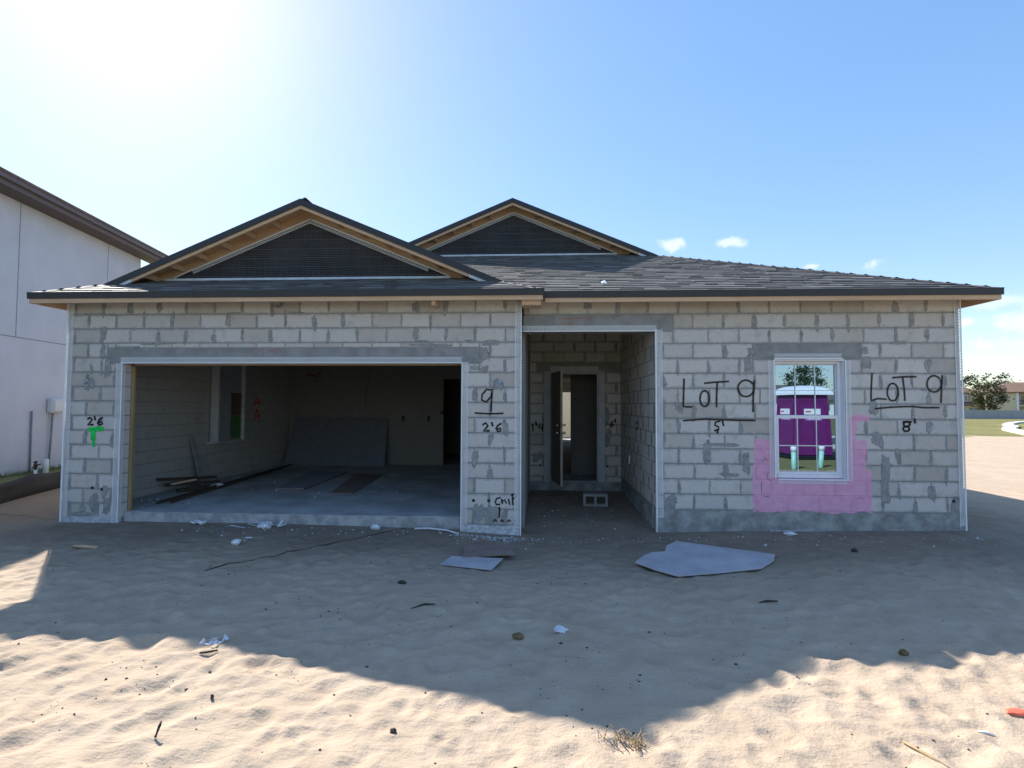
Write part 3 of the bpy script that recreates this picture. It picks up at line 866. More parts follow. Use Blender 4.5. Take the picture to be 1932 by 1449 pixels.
# --- garage front wall
gw = wall_backing(F0, 0.0, 6.40, -0.4, HTOP, 0.2, [(0.82, 5.615, -1, 2.09)], 'garage_wall', M['mortar'], house)
cells, heads = layout(0.0, 6.40, 15, [(0.82, 5.615, -1, 2.09), (0.587, 5.85, 2.08, 2.298)], 6.1968, 0, zmin=-0.075)
lay_blocks(F0, cells, gw)
cel = MB().box(0.592, 5.845, -0.001, 0.03, 2.094, 2.292); cel.build('lintel', M['lintel'], gw, bevel=0.004)
sp = []
for j, c, d in heads:
    if d - c > 0.1 and random.random() < 0.72:
        sp.append((j + random.uniform(-0.01, 0.012), (c + d) / 2 + random.uniform(-0.05, 0.03), random.choice((0.018, 0.022, 0.03, 0.045)) * random.uniform(0.85, 1.2), random.uniform(0.07, 0.135)))
for i in range(9):
    k = random.randrange(1, 4); sp.append((random.uniform(0.3, 6.1), HTOP - CO * k + random.uniform(-0.01, 0.02), random.uniform(0.06, 0.14), random.uniform(0.012, 0.028)))
sp += [(0.60, 2.02, 0.05, 0.18), (0.52, 2.25, 0.05, 0.1), (5.9, 2.2, 0.07, 0.12), (5.92, 2.0, 0.06, 0.05), (6.0, 2.36, 0.12, 0.05), (5.78, 2.02, 0.09, 0.03),
       (0.34, 1.8, 0.075, 0.11), (6.1, 1.8, 0.07, 0.1), (0.36, 2.0, 0.03, 0.08), (0.47, 0.13, 0.07, 0.16), (0.66, 0.10, 0.07, 0.13), (5.84, 0.07, 0.085, 0.16), (6.03, 0.06, 0.10, 0.15),
       (0.62, 0.3, 0.05, 0.1), (0.3, -0.02, 0.2, 0.03), (0.3, 0.05, 0.04, 0.09), (1.3, 2.36, 0.25, 0.02), (5.2, 2.33, 0.3, 0.025), (0.9, 2.31, 0.2, 0.02)]
smears(F0, sp, gw)
for (u0, u1, zt) in ((0.02, 0.80, -0.06), (5.63, 6.39, -0.085)):
    n = 14
    top = [(u0 + (u1 - u0) * i / n, zt + random.uniform(-0.012, 0.018)) for i in range(n + 1)]
    poly = [(u0, -0.02, -0.4), (u1, -0.02, -0.4)] + [(u, -0.012, z) for u, z in reversed(top)]
    MB().prism(poly, (0, 0.02, 0)).build('parging', M['parge_white'], gw)
for u, z in ((0.435, 0.345), (0.575, 0.325), (5.78, 0.245), (5.985, 0.245)):
    MB().tube([(u, -0.0045, z), (u, 0.01, z)], 0.021, 10).build('weep_hole', M['dark'], gw)
for u, z in ((0.292, 1.811), (6.118, 1.814)):
    t = MB().tube([(u + 0.042 * math.cos(a), -0.012, z + 0.042 * math.sin(a)) for a in np.linspace(0, 6.6, 18)], 0.006, 5)
    t.tube([(u + 0.03 * math.cos(a), -0.014 - 0.004 * a, z + 0.025 * math.sin(a * 1.3)) for a in np.linspace(0.5, 7.5, 16)], 0.005, 5)
    t.build('wire_coil', M['flash'], gw, smooth=True)
t = MB().tube([(3.05 + 0.035 * math.cos(a) + 0.006 * a, -0.014 - 0.003 * a, 2.905 - 0.045 * abs(math.sin(a * 0.9)) + 0.02 * math.cos(a)) for a in np.linspace(0, 8, 26)], 0.007, 5)
t.tube([(2.98, -0.012, 2.875), (3.02, -0.02, 2.87), (3.09, -0.02, 2.88)], 0.006, 5)
t.build('wire_coil', M['wire_grey'], gw, smooth=True)
bead((-0.012, -0.012, -0.16), (-0.012, -0.012, 2.93), (0.088, 0, 0), gw)
bead((-0.012, -0.012, -0.16), (-0.012, -0.012, 2.93), (-0.020, 0.06, 0), gw)
bead((0.822, -0.012, -0.16), (0.822, -0.012, 2.10), (-0.085, 0, 0), gw)
bead((0.826, -0.010, -0.16), (0.826, -0.010, 2.08), (0, 0.05, 0), gw)
bead((0.80, -0.014, 2.086), (5.62, -0.014, 2.086), (0, 0, 0.078), gw)
bead((5.612, -0.012, -0.22), (5.612, -0.012, 2.10), (0.085, 0, 0), gw)
bead((6.412, -0.012, -0.24), (6.412, -0.012, 2.93), (-0.082, 0, 0), gw)
bead((6.412, -0.010, -0.24), (6.412, -0.010, 2.93), (0.004, 0.06, 0), gw)
# wooden bucks round the inside of the opening
MB().box(0.82, 0.858, 0.163, 0.204, 0.0, 2.05).build('door_buck', M['pine_yellow'], gw, bevel=0.003)
MB().box(5.575, 5.612, 0.163, 0.204, 0.0, 2.05).build('door_buck', M['pine_yellow'], gw, bevel=0.003)
MB().box(0.86, 5.574, 0.163, 0.204, 2.068, 2.088).build('door_buck', M['pine'], gw, bevel=0.003)
# blocks of the jamb seen from the side
jf = Frame((0.82, 0), math.pi / 2)
jc = []
for k in range(15):
    zt, zb = HTOP - k * CO, HTOP - (k + 1) * CO
    if zt < 2.2 and zb > -0.13: jc.append((0.006, 0.158, zb, min(zt, 2.085)))
block_mass(Frame((0.824, 0), math.pi / 2), jc, gw, 'block')
for key, mat, nm in (('nine', 'spray_black', 'painted_number'), ('two_six_right', 'spray_black', 'painted_number'), ('chip', 'spray_black', 'painted_word'), ('two_six_left', 'spray_black', 'painted_number'),
                     ('green_bar', 'spray_green', 'green_mark'), ('green_stem', 'spray_green', 'green_mark'), ('green_drip', 'spray_green', 'green_mark'), ('orange_garage_lintel', 'spray_faint', 'crayon_mark')):
    strokes(F0, STROKES[key][1], STROKES[key][0], gw, mat, nm)

# --- right hand front wall with porch opening and window
WX0, WX1, WZ0, WZ1 = 9.80, 10.72, 0.555, 2.15
sw = wall_backing(F1, 6.45, 12.19, -0.4, HTOP, 0.2, [(6.3, 8.24, -1, 2.535), (WX0, WX1, WZ0, WZ1)], 'street_wall', M['mortar_pink'], house)
hl = [(6.3, 8.24, -1, 2.535), (WX0, WX1, WZ0, WZ1), (6.3, 8.472, 2.535, 2.772), (9.526, 10.937, 2.15, 2.366)]
cells, heads = layout(6.43, 12.19, 15, hl, 12.19, 0, zmin=0.12)
lay_blocks(F1, cells, sw, 'block_pink')
MB().box(6.43, 8.466, SB - 0.001, SB + 0.03, 2.537, 2.766).build('lintel', M['lintel'], sw, bevel=0.004)
MB().box(9.532, 10.931, SB - 0.001, SB + 0.03, 2.152, 2.36).build('lintel', M['lintel'], sw, bevel=0.004)
sp = []
for j, c, d in heads:
    if j > 9.5 and j < 11.03 and c < 1.05: continue
    if random.random() < 0.72:
        sp.append((j + random.uniform(-0.01, 0.012), (c + d) / 2 + random.uniform(-0.05, 0.03), random.choice((0.018, 0.022, 0.03, 0.045)) * random.uniform(0.85, 1.2), random.uniform(0.07, 0.135)))
for i in range(5):
    k = random.randrange(1, 12); u = random.choice([random.uniform(8.5, 9.4), random.uniform(11.15, 12.0)])
    sp.append((u, HTOP - CO * k + random.uniform(-0.01, 0.01), random.uniform(0.06, 0.14), random.uniform(0.015, 0.03)))
sp += [(9.46, 2.08, 0.05, 0.14), (9.5, 2.25, 0.05, 0.06), (11.0, 2.1, 0.06, 0.1), (10.98, 2.26, 0.06, 0.05), (11.08, 1.5, 0.07, 0.1), (11.1, 1.1, 0.07, 0.09), (11.22, 0.7, 0.05, 0.22),
       (8.42, 0.18, 0.09, 0.16), (12.08, 0.2, 0.07, 0.16), (8.9, 0.9, 0.06, 0.16), (9.08, 1.0, 0.25, 0.03), (9.42, 0.75, 0.05, 0.2), (9.2, 0.6, 0.14, 0.03), (8.55, 1.5, 0.06, 0.09), (11.2, 0.4, 0.07, 0.18)]
smears(F1, sp, sw)
n = 60
top = [(8.245 + (12.185 - 8.245) * i / n, 0.115 + random.uniform(-0.012, 0.014) + 0.012 * math.sin(i * 0.5)) for i in range(n + 1)]
MB().prism([(8.245, SB - 0.028, -0.4), (12.185, SB - 0.028, -0.4)] + [(u, SB - 0.010, z) for u, z in reversed(top)], (0, 0.03, 0)).build('footing', M['parge'], sw)
MB().box(9.7, 11.0, SB - 0.034, SB - 0.02, -0.165, -0.118).build('footing_splash', M['parge_white'], sw, bevel=0.004)
for u, z in ((8.305, 0.315), (12.06, 0.29)):
    MB().tube([(u, SB - 0.0045, z), (u, SB + 0.01, z)], 0.021, 10).build('weep_hole', M['dark'], sw)
yb = SB - 0.014
bead((6.42, yb, 2.536), (8.25, yb, 2.536), (0, 0, 0.075), sw)
bead((8.236, yb, -0.2), (8.236, yb, 2.57), (0.085, 0, 0), sw)
bead((8.234, yb, -0.2), (8.234, yb, 2.53), (0.0, 0.06, 0), sw)
bead((12.202, yb, -0.16), (12.202, yb, 2.93), (-0.075, 0, 0), sw)
bead((12.206, yb, -0.16), (12.206, yb, 2.93), (0.042, 0.045, 0), sw)
bead((WX0 - 0.0, yb, WZ1 + 0.005), (WX1 - 0.03, yb, WZ1 + 0.005), (0, 0, 0.066), sw)
bead((WX0 + 0.03, yb, WZ0 - 0.003), (WX1, yb, WZ0 - 0.003), (0, 0, -0.055), sw)
bead((WX0 - 0.003, yb, WZ0 + 0.02), (WX0 - 0.003, yb, WZ1 - 0.01), (-0.072, 0, 0), sw)
bead((WX1 + 0.003, yb, WZ0 - 0.02), (WX1 + 0.003, yb, WZ1 - 0.01), (0.062, 0, 0), sw)
for key, mat, nm in (('lot_left', 'spray_brown', 'painted_word'), ('tick_left', 'spray_brown', 'painted_mark'), ('five', 'spray_black', 'painted_number'), ('sea', 'spray_brown', 'pencil_mark'),
                     ('lot_right', 'spray_brown', 'painted_word'), ('eight', 'spray_black', 'painted_number'), ('orange_porch_lintel', 'spray_faint', 'crayon_mark')):
    strokes(F1, STROKES[key][1], STROKES[key][0], sw, mat, nm)
# reveal lining of the window
rv = MB()
rv.box(WX1 - 0.012, WX1 - 0.001, SB + 0.004, SB + 0.12, WZ0, WZ1); rv.box(WX0 + 0.001, WX0 + 0.012, SB + 0.004, SB + 0.12, WZ0, WZ1)
rv.box(WX0 + 0.012, WX1 - 0.012, SB + 0.004, SB + 0.12, WZ1 - 0.02, WZ1 - 0.001)
rv.build('window_reveal', M['vinyl'], sw)

# --- window: vinyl single hung, three by two lights in each sash
win = MB()
y0, y1 = SB + 0.075, SB + 0.15
fx0, fx1, fz0, fz1 = WX0 + 0.013, WX1 - 0.013, WZ0 + 0.004, WZ1 - 0.021
win.box(fx0, fx0 + 0.042, y0, y1, fz0, fz1).box(fx1 - 0.042, fx1, y0, y1, fz0, fz1)
win.box(fx0 + 0.042, fx1 - 0.042, y0, y1, fz1 - 0.035, fz1).box(fx0 + 0.042, fx1 - 0.042, y0 - 0.012, y1, fz0, fz0 + 0.05)
winf = win.build('window', M['vinyl'], house, bevel=0.003)
ZM = 1.355
def sash(z0, z1, yy, rail_b, rail_t, stile):
    a, b = fx0 + 0.043, fx1 - 0.043
    sb = MB().box(a, a + stile, yy, yy + 0.03, z0, z1).box(b - stile, b, yy, yy + 0.03, z0, z1)
    sb.box(a + stile, b - stile, yy, yy + 0.03, z0, z0 + rail_b).box(a + stile, b - stile, yy, yy + 0.03, z1 - rail_t, z1)
    sb.build('sash', M['vinyl'], winf, bevel=0.003)
    ga, gb, gc, gd = a + stile, b - stile, z0 + rail_b, z1 - rail_t
    MB().box(ga, gb, yy + 0.016, yy + 0.022, gc, gd).build('pane', M['glass'], winf)
    for i in (1, 2):
        x = ga + (gb - ga) * i / 3
        MB().box(x - 0.006, x + 0.006, yy + 0.009, yy + 0.0145, gc, gd).build('glazing_bar', M['grille'], winf)
    zz = gc + (gd - gc) * 0.49
    MB().box(ga, gb, yy + 0.0085, yy + 0.014, zz - 0.006, zz + 0.006).build('glazing_bar', M['grille'], winf)
sash(ZM + 0.0, fz1 - 0.036, y0 + 0.035, 0.045, 0.012, 0.012)
sash(fz0 + 0.051, ZM + 0.045, y0 + 0.003, 0.03, 0.045, 0.03)

# --- porch
pb = wall_backing(FP, 6.45, 8.24, -0.4, 2.93, 0.2, [(6.87, 7.79, 0.03, 2.16)], 'porch_wall', M['mortar'], house)
cells, heads = layout(6.45, 8.24, 15, [(6.80, 7.86, -1, 2.2), (6.587, 8.22, 2.16, 2.366)], 6.52, 1, zmin=0.02)
lay_blocks(FP, cells, pb)
MB().box(6.59, 8.21, 3.344, 3.37, 2.165, 2.36).build('lintel', M['lintel'], pb, bevel=0.004)
smears(FP, [(j, (c + d) / 2, 0.03, 0.1) for j, c, d in heads if random.random() < 0.6] + [(7.95, 1.3, 0.06, 0.25), (7.98, 0.9, 0.07, 0.2), (6.6, 0.5, 0.1, 0.1)], pb)
MB().prism([(6.455, 3.32, -0.4), (8.235, 3.32, -0.4), (8.235, 3.335, 0.02), (7.4, 3.335, 0.035), (6.455, 3.335, 0.015)], (0, 0.03, 0)).build('footing', M['parge'], pb)
tr = MB().box(6.735, 6.855, 3.305, 3.345, 0.02, 2.19).box(7.80, 7.92, 3.305, 3.345, 0.02, 2.19).box(6.86, 7.796, 3.300, 3.345, 2.165, 2.285)
tr.build('door_casing', M['trim_grey'], pb, bevel=0.003)
jb = MB().box(6.862, 6.89, 3.31, 3.5, 0.05, 2.16).box(7.768, 7.796, 3.31, 3.5, 0.05, 2.16).box(6.89, 7.768, 3.31, 3.5, 2.13, 2.158)
jb.build('door_jamb', M['trim_grey'], pb, bevel=0.002)
MB().box(6.89, 7.768, 3.29, 3.52, 0.0, 0.055).build('threshold', M['lintel'], pb, bevel=0.004)
for key in ('one_four', 'six'):
    strokes(FP, STROKES[key][1], STROKES[key][0], pb, 'spray_black', 'painted_number', d=0.005)
for u, z in ((6.66, 0.34), (7.97, 0.33)):
    MB().tube([(u, 3.34, z), (u, 3.36, z)], 0.02, 8).build('weep_hole', M['dark'], pb)

ps = wall_backing(FS, -3.345, -(SB + 0.2), -0.4, 2.93, 0.2, [], 'porch_wall', M['mortar'], house)
cells, heads = layout(-3.345, -(SB + 0.004), 15, [], 0.1, 0, zmin=0.03)
block_mass(FS, cells, ps, 'block')
smears(FS, [(j, (c + d) / 2 + random.uniform(-0.03, 0.03), 0.045, 0.12) for j, c, d in heads if random.random() < 0.65], ps)
n = 24
top = [(8.228, SB + 0.21 + (3.3 - SB - 0.21) * i / n, 0.03 + random.uniform(-0.02, 0.02) + 0.08 * max(0, 1 - i / 9)) for i in range(n + 1)]
MB().prism([(8.20, SB + 0.21, -0.4), (8.20, 3.3, -0.4)] + list(reversed(top)), (0.03, 0, 0)).build('footing', M['parge'], ps)
strokes(FS, [[(-a, b) for a, b in L] for L in STROKES['zero'][1]], STROKES['zero'][0], ps, 'spray_black', 'painted_number', d=0.005)
ob = MB().box(8.215, 8.236, 2.31, 2.375, 0.50, 0.64); ob.build('outlet_box', M['white'], ps, bevel=0.003)
MB().box(6.40, 6.45, SB + 0.21, 3.345, -0.4, 2.93).build('porch_wall', M['mortar'], house)
MB().box(6.45, 8.24, SB + 0.21, 3.345, 2.94, 2.97).build('porch_ceiling', M['ply'], house)

# front door standing open
dh = Vector((6.895, 3.30)); de = Vector((7.045, 2.41)); dd = (de - dh).normalized(); dn = Vector((-dd.y, dd.x))
def dp(s, t, z): q = dh + dd * s + dn * t; return (q.x, q.y, z)
LD = (de - dh).length
door = MB().hexa([dp(0.0, -0.02, 0.075), dp(LD - 0.004, -0.02, 0.075), dp(LD - 0.004, 0.02, 0.075), dp(0, 0.02, 0.075), dp(0, -0.02, 2.14), dp(LD - 0.004, -0.02, 2.14), dp(LD - 0.004, 0.02, 2.14), dp(0, 0.02, 2.14)]).build('front_door', M['door'], house, bevel=0.002)
MB().hexa([dp(LD - 0.003, -0.019, 0.078), dp(LD, -0.019, 0.078), dp(LD, 0.019, 0.078), dp(LD - 0.003, 0.019, 0.078), dp(LD - 0.003, -0.019, 2.137), dp(LD, -0.019, 2.137), dp(LD, 0.019, 2.137), dp(LD - 0.003, 0.019, 2.137)]).build('door_edge', M['door_edge'], door)
for z, rr in ((1.02, 0.03), (1.16, 0.024)):
    kb = MB()
    for sgn in (-1, 1):
        kb.tube([dp(LD - 0.07, sgn * 0.02, z), dp(LD - 0.07, sgn * 0.045, z), dp(LD - 0.07, sgn * 0.05, z), dp(LD - 0.07, sgn * 0.075, z), dp(LD - 0.07, sgn * 0.085, z)], [rr * 0.9, rr * 0.5, rr * 0.6, rr, rr * 0.6], 10)
    kb.box(*[v for v in (dp(LD, 0, z)[0] - 0.004, dp(LD, 0, z)[0] + 0.012, dp(LD, 0, z)[1] - 0.006, dp(LD, 0, z)[1] + 0.002, z - 0.03, z + 0.03)])
    kb.build('door_knob', M['chrome'], door, smooth=True)

# --- the rest of the shell and the rooms seen through the openings
sl = MB().box(0.205, 6.395, 0.11, 6.14, -0.3, 0.0).box(0.205, 12.0, 6.14, 16.99, -0.3, 0.0).box(6.45, 12.0, 3.50, 6.14, -0.3, 0.0)
sl.box(0.825, 5.61, 0.105, 0.11, -0.3, -0.006)
sl.build('slab', M['slab'], house)
n = 40
edge = [(0.826 + (5.608 - 0.826) * i / n, 0.004 * math.sin(i * 1.7) + random.uniform(-0.004, 0.004)) for i in range(n + 1)]
MB().prism([(0.826, 0.075, -0.4), (5.608, 0.075, -0.4)] + [(u, 0.095, e - 0.006) for u, e in reversed(edge)], (0, 0.02, 0)).build('slab_edge', M['slab_edge'], house)
ow = MB().box(0.006, 0.17, 0.2, 17.2, -0.4, HTOP).build('outer_wall', M['mortar'], house)
FL = Frame((0.0, 0), -math.pi / 2)
block_mass(FL, layout(-9.0, -0.004, 15, [], 0.0, 0, zmin=-0.1)[0], ow, 'block')
ow = MB().box(11.99, 12.184, SB + 0.2, 17.2, -0.4, HTOP).build('outer_wall', M['mortar'], house)
FRR = Frame((12.19, 0), math.pi / 2)
block_mass(FRR, layout(SB + 0.006, 9.0, 15, [], 0.1, 0, zmin=-0.05)[0], ow, 'block')
MB().box(0.2, 6.9, 17.0, 17.2, -0.4, HTOP).box(8.7, 11.99, 17.0, 17.2, -0.4, HTOP).box(6.9, 8.7, 17.0, 17.2, 2.1, HTOP).build('outer_wall', M['cream_wall'], house)
MB().box(6.25, 6.40, 0.2, 6.14, 0.0, 2.6).build('partition_wall', M['drywall'], house)
gb = MB().box(0.2, 4.21, 6.14, 6.26, 0.0, 2.6).box(5.10, 6.40, 6.14, 6.26, 0.0, 2.6).box(4.21, 5.10, 6.14, 6.26, 2.17, 2.6)
gbo = gb.build('partition_wall', M['drywall'], house)
for x in (3.184, 3.834):
    MB().box(x - 0.035, x + 0.035, 6.132, 6.141, 1.11, 1.23).build('outlet_box', M['dark'], gbo)
MB().box(4.13, 4.21, 6.128, 6.141, 1.28, 1.36).build('outlet_box', M['dark'], gbo)
t = MB().tube([(0.85 + 0.19 * math.cos(a), 6.10, 2.38 + 0.13 * math.sin(a)) for a in np.linspace(0, 6.28, 20)], 0.012, 5)
t.tube([(0.6, 6.1, 2.27), (0.75, 6.09, 2.25), (0.95, 6.1, 2.22), (0.9, 6.1, 2.12)], 0.010, 5)
t.build('cable_loop', M['copper'], gbo, smooth=True)
MB().tube([(2.32, 6.12, 2.6), (2.30, 6.12, 2.2), (2.22, 6.12, 1.8), (2.20, 6.12, 1.45)], 0.009, 5).build('hanging_cable', M['copper'], gbo, smooth=True)
MB().box(0.2, 6.25, 0.2, 6.14, 2.6, 2.66).box(0.2, 6.40, 6.14, 17.0, 2.6, 2.66).box(6.40, 11.99, 3.545, 17.0, 2.6, 2.66).box(8.44, 11.99, SB + 0.2, 3.545, 2.6, 2.66).build('ceiling', M['drywall'], house)
MB().box(7.33, 11.99, 4.6, 4.72, 0.0, 2.6).build('partition_wall', M['drywall'], house)
MB().box(0.2, 6.2, 9.0, 9.12, 0.0, 2.6).build('partition_wall', M['drywall'], house)

gs = wall_backing(FG, 0.2, 6.14, -0.3, 2.6, 0.02, [], 'garage_side_wall', M['mortar'], house)
cells, heads = layout(0.204, 6.14, 15, [(2.9, 3.85, 0.76, 2.7)], 0.1, 1, zmin=0.0)
cells = [c for c in cells if c[3] < 2.62]
block_mass(FG, cells, gs)
strokes(FG, STROKES['orange_side'][1], STROKES['orange_side'][0], gs, 'spray_orange', 'orange_mark', d=0.006)
# boxed side window of the garage
gwn = MB().box(0.205, 0.36, 2.93, 2.985, 0.77, 2.58).box(0.205, 0.36, 3.84, 3.88, 0.77, 2.58).box(0.205, 0.37, 2.80, 3.89, 0.735, 0.77)
gwn = gwn.build('garage_window', M['trim_grey'], house, bevel=0.003)
MB().box(0.206, 0.285, 2.985, 3.84, 0.77, 2.58).build('window_panel', M['sheet_grey'], gwn)
MB().box(0.287, 0.297, 3.47, 3.82, 0.80, 1.27).build('pane', M['green_view'], gwn)
MB().box(0.287, 0.297, 3.47, 3.82, 1.275, 1.75).build('pane', M['brown_pane'], gwn)
MB().box(0.295, 0.305, 3.82, 3.84, 0.78, 1.77).box(0.295, 0.305, 3.45, 3.84, 0.772, 0.795).build('sash', M['door_edge'], gwn)
# ------------------------------------------------------------------ roof
ZE, MM, OH = 3.025, 5.0 / 12.0, 0.30
YR1, YW1 = 0.27, 0.60          # rake and wall of the garage gable
YR2, YW2 = 3.40, 3.70          # rake and wall of the main gable
YE = SB - OH                   # eave of the right hand front
XL, XR, XG, XC, XM = -OH, 12.19 + OH, 6.70, 3.2, 6.095
roof = MB()
FACES = {
    'A': (lambda x, y: ZE + (y + OH) * MM, [(XL, -OH), (XG, -OH), (6.4 - 0.63, 0.63), (0.63, 0.63)], 'y'),
    'D': (lambda x, y: ZE + (y - YE) * MM, [(XG, YE), (XR, YE), (XR + YE - 3.72, 3.72), (3.53, 3.72), (3.2, 3.39)], 'y'),
    'B': (lambda x, y: ZE + (XG - x) * MM, [(XG, -OH), (XG, YE), (XC, XG + YE - XC), (XC, YR1), (6.4 - YR1, YR1)], 'x-'),
    'C': (lambda x, y: ZE + (x - XL) * MM, [(XL, -OH), (YR1, YR1), (XC, YR1), (XC, YR2), (XM, YR2), (XM, 17.4), (XL, 17.4)], 'x+'),
    'E': (lambda x, y: ZE + (XR - x) * MM, [(XR, YE), (XR, 17.4), (XM, 17.4), (XM, YR2), (XR + YE - YR2, YR2)], 'x-'),
}
for k, (zf, poly, dr) in FACES.items():
    roof.prism([(x, y, zf(x, y) - 0.034) for x, y in poly], (0, 0, 0.018))
roof = roof.build('roof', M['ply'], house)


def shingle_face(zf, poly, dr, expo=0.143):
    """courses of separate tabs laid on one roof face"""
    mb = MB(); tt = []
    cs = 1 / math.sqrt(1 + MM * MM)
    step = expo * cs
    if dr == 'y': lo, hi = min(p[1] for p in poly), max(p[1] for p in poly)
    elif dr == 'x+': lo, hi = min(p[0] for p in poly), max(p[0] for p in poly)
    else: lo, hi = -max(p[0] for p in poly), -min(p[0] for p in poly)
    def ab(p):
        return (p[0], p[1]) if dr == 'y' else ((p[1], p[0]) if dr == 'x+' else (p[1], -p[0]))
    def xy(a, b):
        return (a, b) if dr == 'y' else ((b, a) if dr == 'x+' else (-b, a))
    P = [ab(p) for p in poly]
    def span(b):
        xs = []
        for (a0, b0), (a1, b1) in zip(P, P[1:] + P[:1]):
            if (b0 <= b) != (b1 <= b):
                xs.append(a0 + (a1 - a0) * (b - b0) / (b1 - b0))
        return (min(xs), max(xs)) if len(xs) >= 2 else None
    nrow = int((hi - lo) / step)
    for i in range(nrow + 1):
        b0 = lo + i * step - (0.012 if i == 0 else 0); b1 = lo + (i + 1) * step + 0.012
        b1 = min(b1, hi)
        if b1 - b0 < 0.03: continue
        s = span(min(lo + (i + 0.5) * step, hi - 0.001))
        if s is None: continue
        a0, a1 = s
        if dr != 'y':
            a0 -= 0.012
            if a1 > 17: a1 = 17.4
        a = a0 - random.uniform(0, 0.2)
        while a < a1:
            wd = random.choice((0.15, 0.2, 0.26, 0.33)) * random.uniform(0.85, 1.15) * (1.0 if a < 8 or dr == 'y' else 3.0)
            u0, u1 = max(a, a0), min(a + wd, a1)
            a += wd
            if u1 - u0 < 0.015: continue
            th = random.choice((0.012, 0.012, 0.017)); lift = random.uniform(0, 0.0008)
            dz = random.uniform(-0.002, 0.002)
            bm_ = b0 + (b1 - b0) * 0.70
            q = []
            for (aa, bb, h) in ((u0 + 0.001, b0 + dz, th + lift), (u1 - 0.001, b0 + dz, th + lift), (u1 - 0.001, bm_, th * 0.3), (u0 + 0.001, bm_, th * 0.3), (u1 - 0.001, b1, 0.001), (u0 + 0.001, b1, 0.001)):
                x, y = xy(aa, bb); q.append((x, y, zf(x, y) - 0.008 + h))
            for (aa, bb) in ((u0 + 0.001, b0 + dz), (u1 - 0.001, b0 + dz), (u1 - 0.001, b1), (u0 + 0.001, b1)):
                x, y = xy(aa, bb); q.append((x, y, zf(x, y) - 0.0155))
            b = mb.base(); mb.v += q
            mb.f += [(b, b + 1, b + 2, b + 3), (b + 3, b + 2, b + 4, b + 5), (b + 6, b + 7, b + 1, b), (b + 6, b, b + 3, b + 5, b + 9), (b + 7, b + 8, b + 4, b + 2, b + 1)]
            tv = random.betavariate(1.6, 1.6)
            tt += [tv] * 4 + [-0.7, -0.7] + [-1.2, -1.2] + [tv] * 2  # shade lines painted in: dark butts, plus printed shadow band at upper ends
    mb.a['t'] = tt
    return mb


mass = None
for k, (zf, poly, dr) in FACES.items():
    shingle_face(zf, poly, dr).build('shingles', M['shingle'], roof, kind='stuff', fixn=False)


def caps(p, q, n0, n1, step=0.15):
    """folded cap shingles along a hip or ridge"""
    mb = MB(); tt = []
    p = Vector(p); q = Vector(q); L = (q - p).length; d = (q - p) / L
    n0 = Vector(n0); n1 = Vector(n1)
    for i in range(int(L / step)):
        a = p + d * (i * step); c = p + d * (i * step + step * 1.25)
        h0 = Vector((0, 0, 0.010)); h1 = Vector((0, 0, 0.004))
        for s in (n0, n1):
            e = s * 0.14
            b = mb.base()
            mb.v += [tuple(v) for v in (a + h0, a + e + h0 * 0.8, c + e + h1 * 0.9, c + h1, a - Vector((0, 0, 0.0)), a + e - Vector((0, 0, 0.004)))]
            mb.f += [(b, b + 1, b + 2, b + 3), (b + 4, b + 5, b + 1, b)]
            tv = random.random(); tt += [tv] * 6
    mb.a['t'] = tt
    return mb.build('ridge_caps', M['shingle'], roof, kind='stuff', fixn=False)


g = MM
caps((XR, YE, ZE), (XR + YE - YR2, YR2, ZE + (YR2 - YE) * MM), (0, 1, 0), (-1, 0, 0))
caps((XL, -OH, ZE), (YR1, YR1, ZE + (YR1 + OH) * MM), (0, 1, 0), (1, 0, 0))
caps((XG, -OH, ZE), (6.4 - YR1, YR1, ZE + (YR1 + OH) * MM), (0, 1, 0), (-1, 0, 0))
caps((XC, YR1 + 0.35, ZE + (XC + OH) * MM), (XC, YR2, ZE + (XC + OH) * MM), (1, 0, -g), (-1, 0, -g))
caps((XM, YR2 + 0.5, ZE + (XM + OH) * MM), (XM, 17.3, ZE + (XM + OH) * MM), (1, 0, -g), (-1, 0, -g))

# eaves: wooden fascia with black drip edge in front of it
def eave(p, q, out, name_parent=roof, ends=0.018):
    p = Vector(p); q = Vector(q); d = (q - p).normalized(); o = Vector(out)
    a, b = p - d * ends, q + d * ends
    mb = MB()
    mb.prism([a - Vector((0, 0, 0.084)) + o * 0.004, b - Vector((0, 0, 0.084)) + o * 0.004, b + o * 0.010, a + o * 0.010], o * 0.010)
    mb.prism([a + o * 0.022 + Vector((0, 0, -0.004)), b + o * 0.022 + Vector((0, 0, -0.004)), b + o * 0.022 + Vector((0, 0, 0.006)), a + o * 0.022 + Vector((0, 0, 0.006))], -o * 0.06)
    mb.build('drip_edge', M['metal_black'], roof)
    wm = MB().prism([p - Vector((0, 0, 0.142)), q - Vector((0, 0, 0.142)), q - Vector((0, 0, 0.02)), p - Vector((0, 0, 0.02))], -o * 0.038)
    wm.build('fascia_board', M['pine'], roof, bevel=0.002)


eave((XL, -OH, ZE), (XG, -OH, ZE), (0, -1, 0))
eave((XG + 0.03, YE, ZE), (XR, YE, ZE), (0, -1, 0))
eave((XL, 17.4, ZE), (XL, -OH + 0.04, ZE), (-1, 0, 0), ends=0.0)
eave((XR, YE + 0.04, ZE), (XR, 17.4, ZE), (1, 0, 0), ends=0.0)
eave((XG, -OH + 0.04, ZE), (XG, YE - 0.03, ZE), (1, 0, 0), ends=0.0)
MB().box(6.43, 6.675, -0.25, -0.02, 2.82, 2.90).build('fascia_board', M['pine'], roof, bevel=0.003)
MB().box(5.24, 5.29, -0.26, -0.02, 2.825, 2.90).build('truss_tail', M['pine'], roof, bevel=0.003)
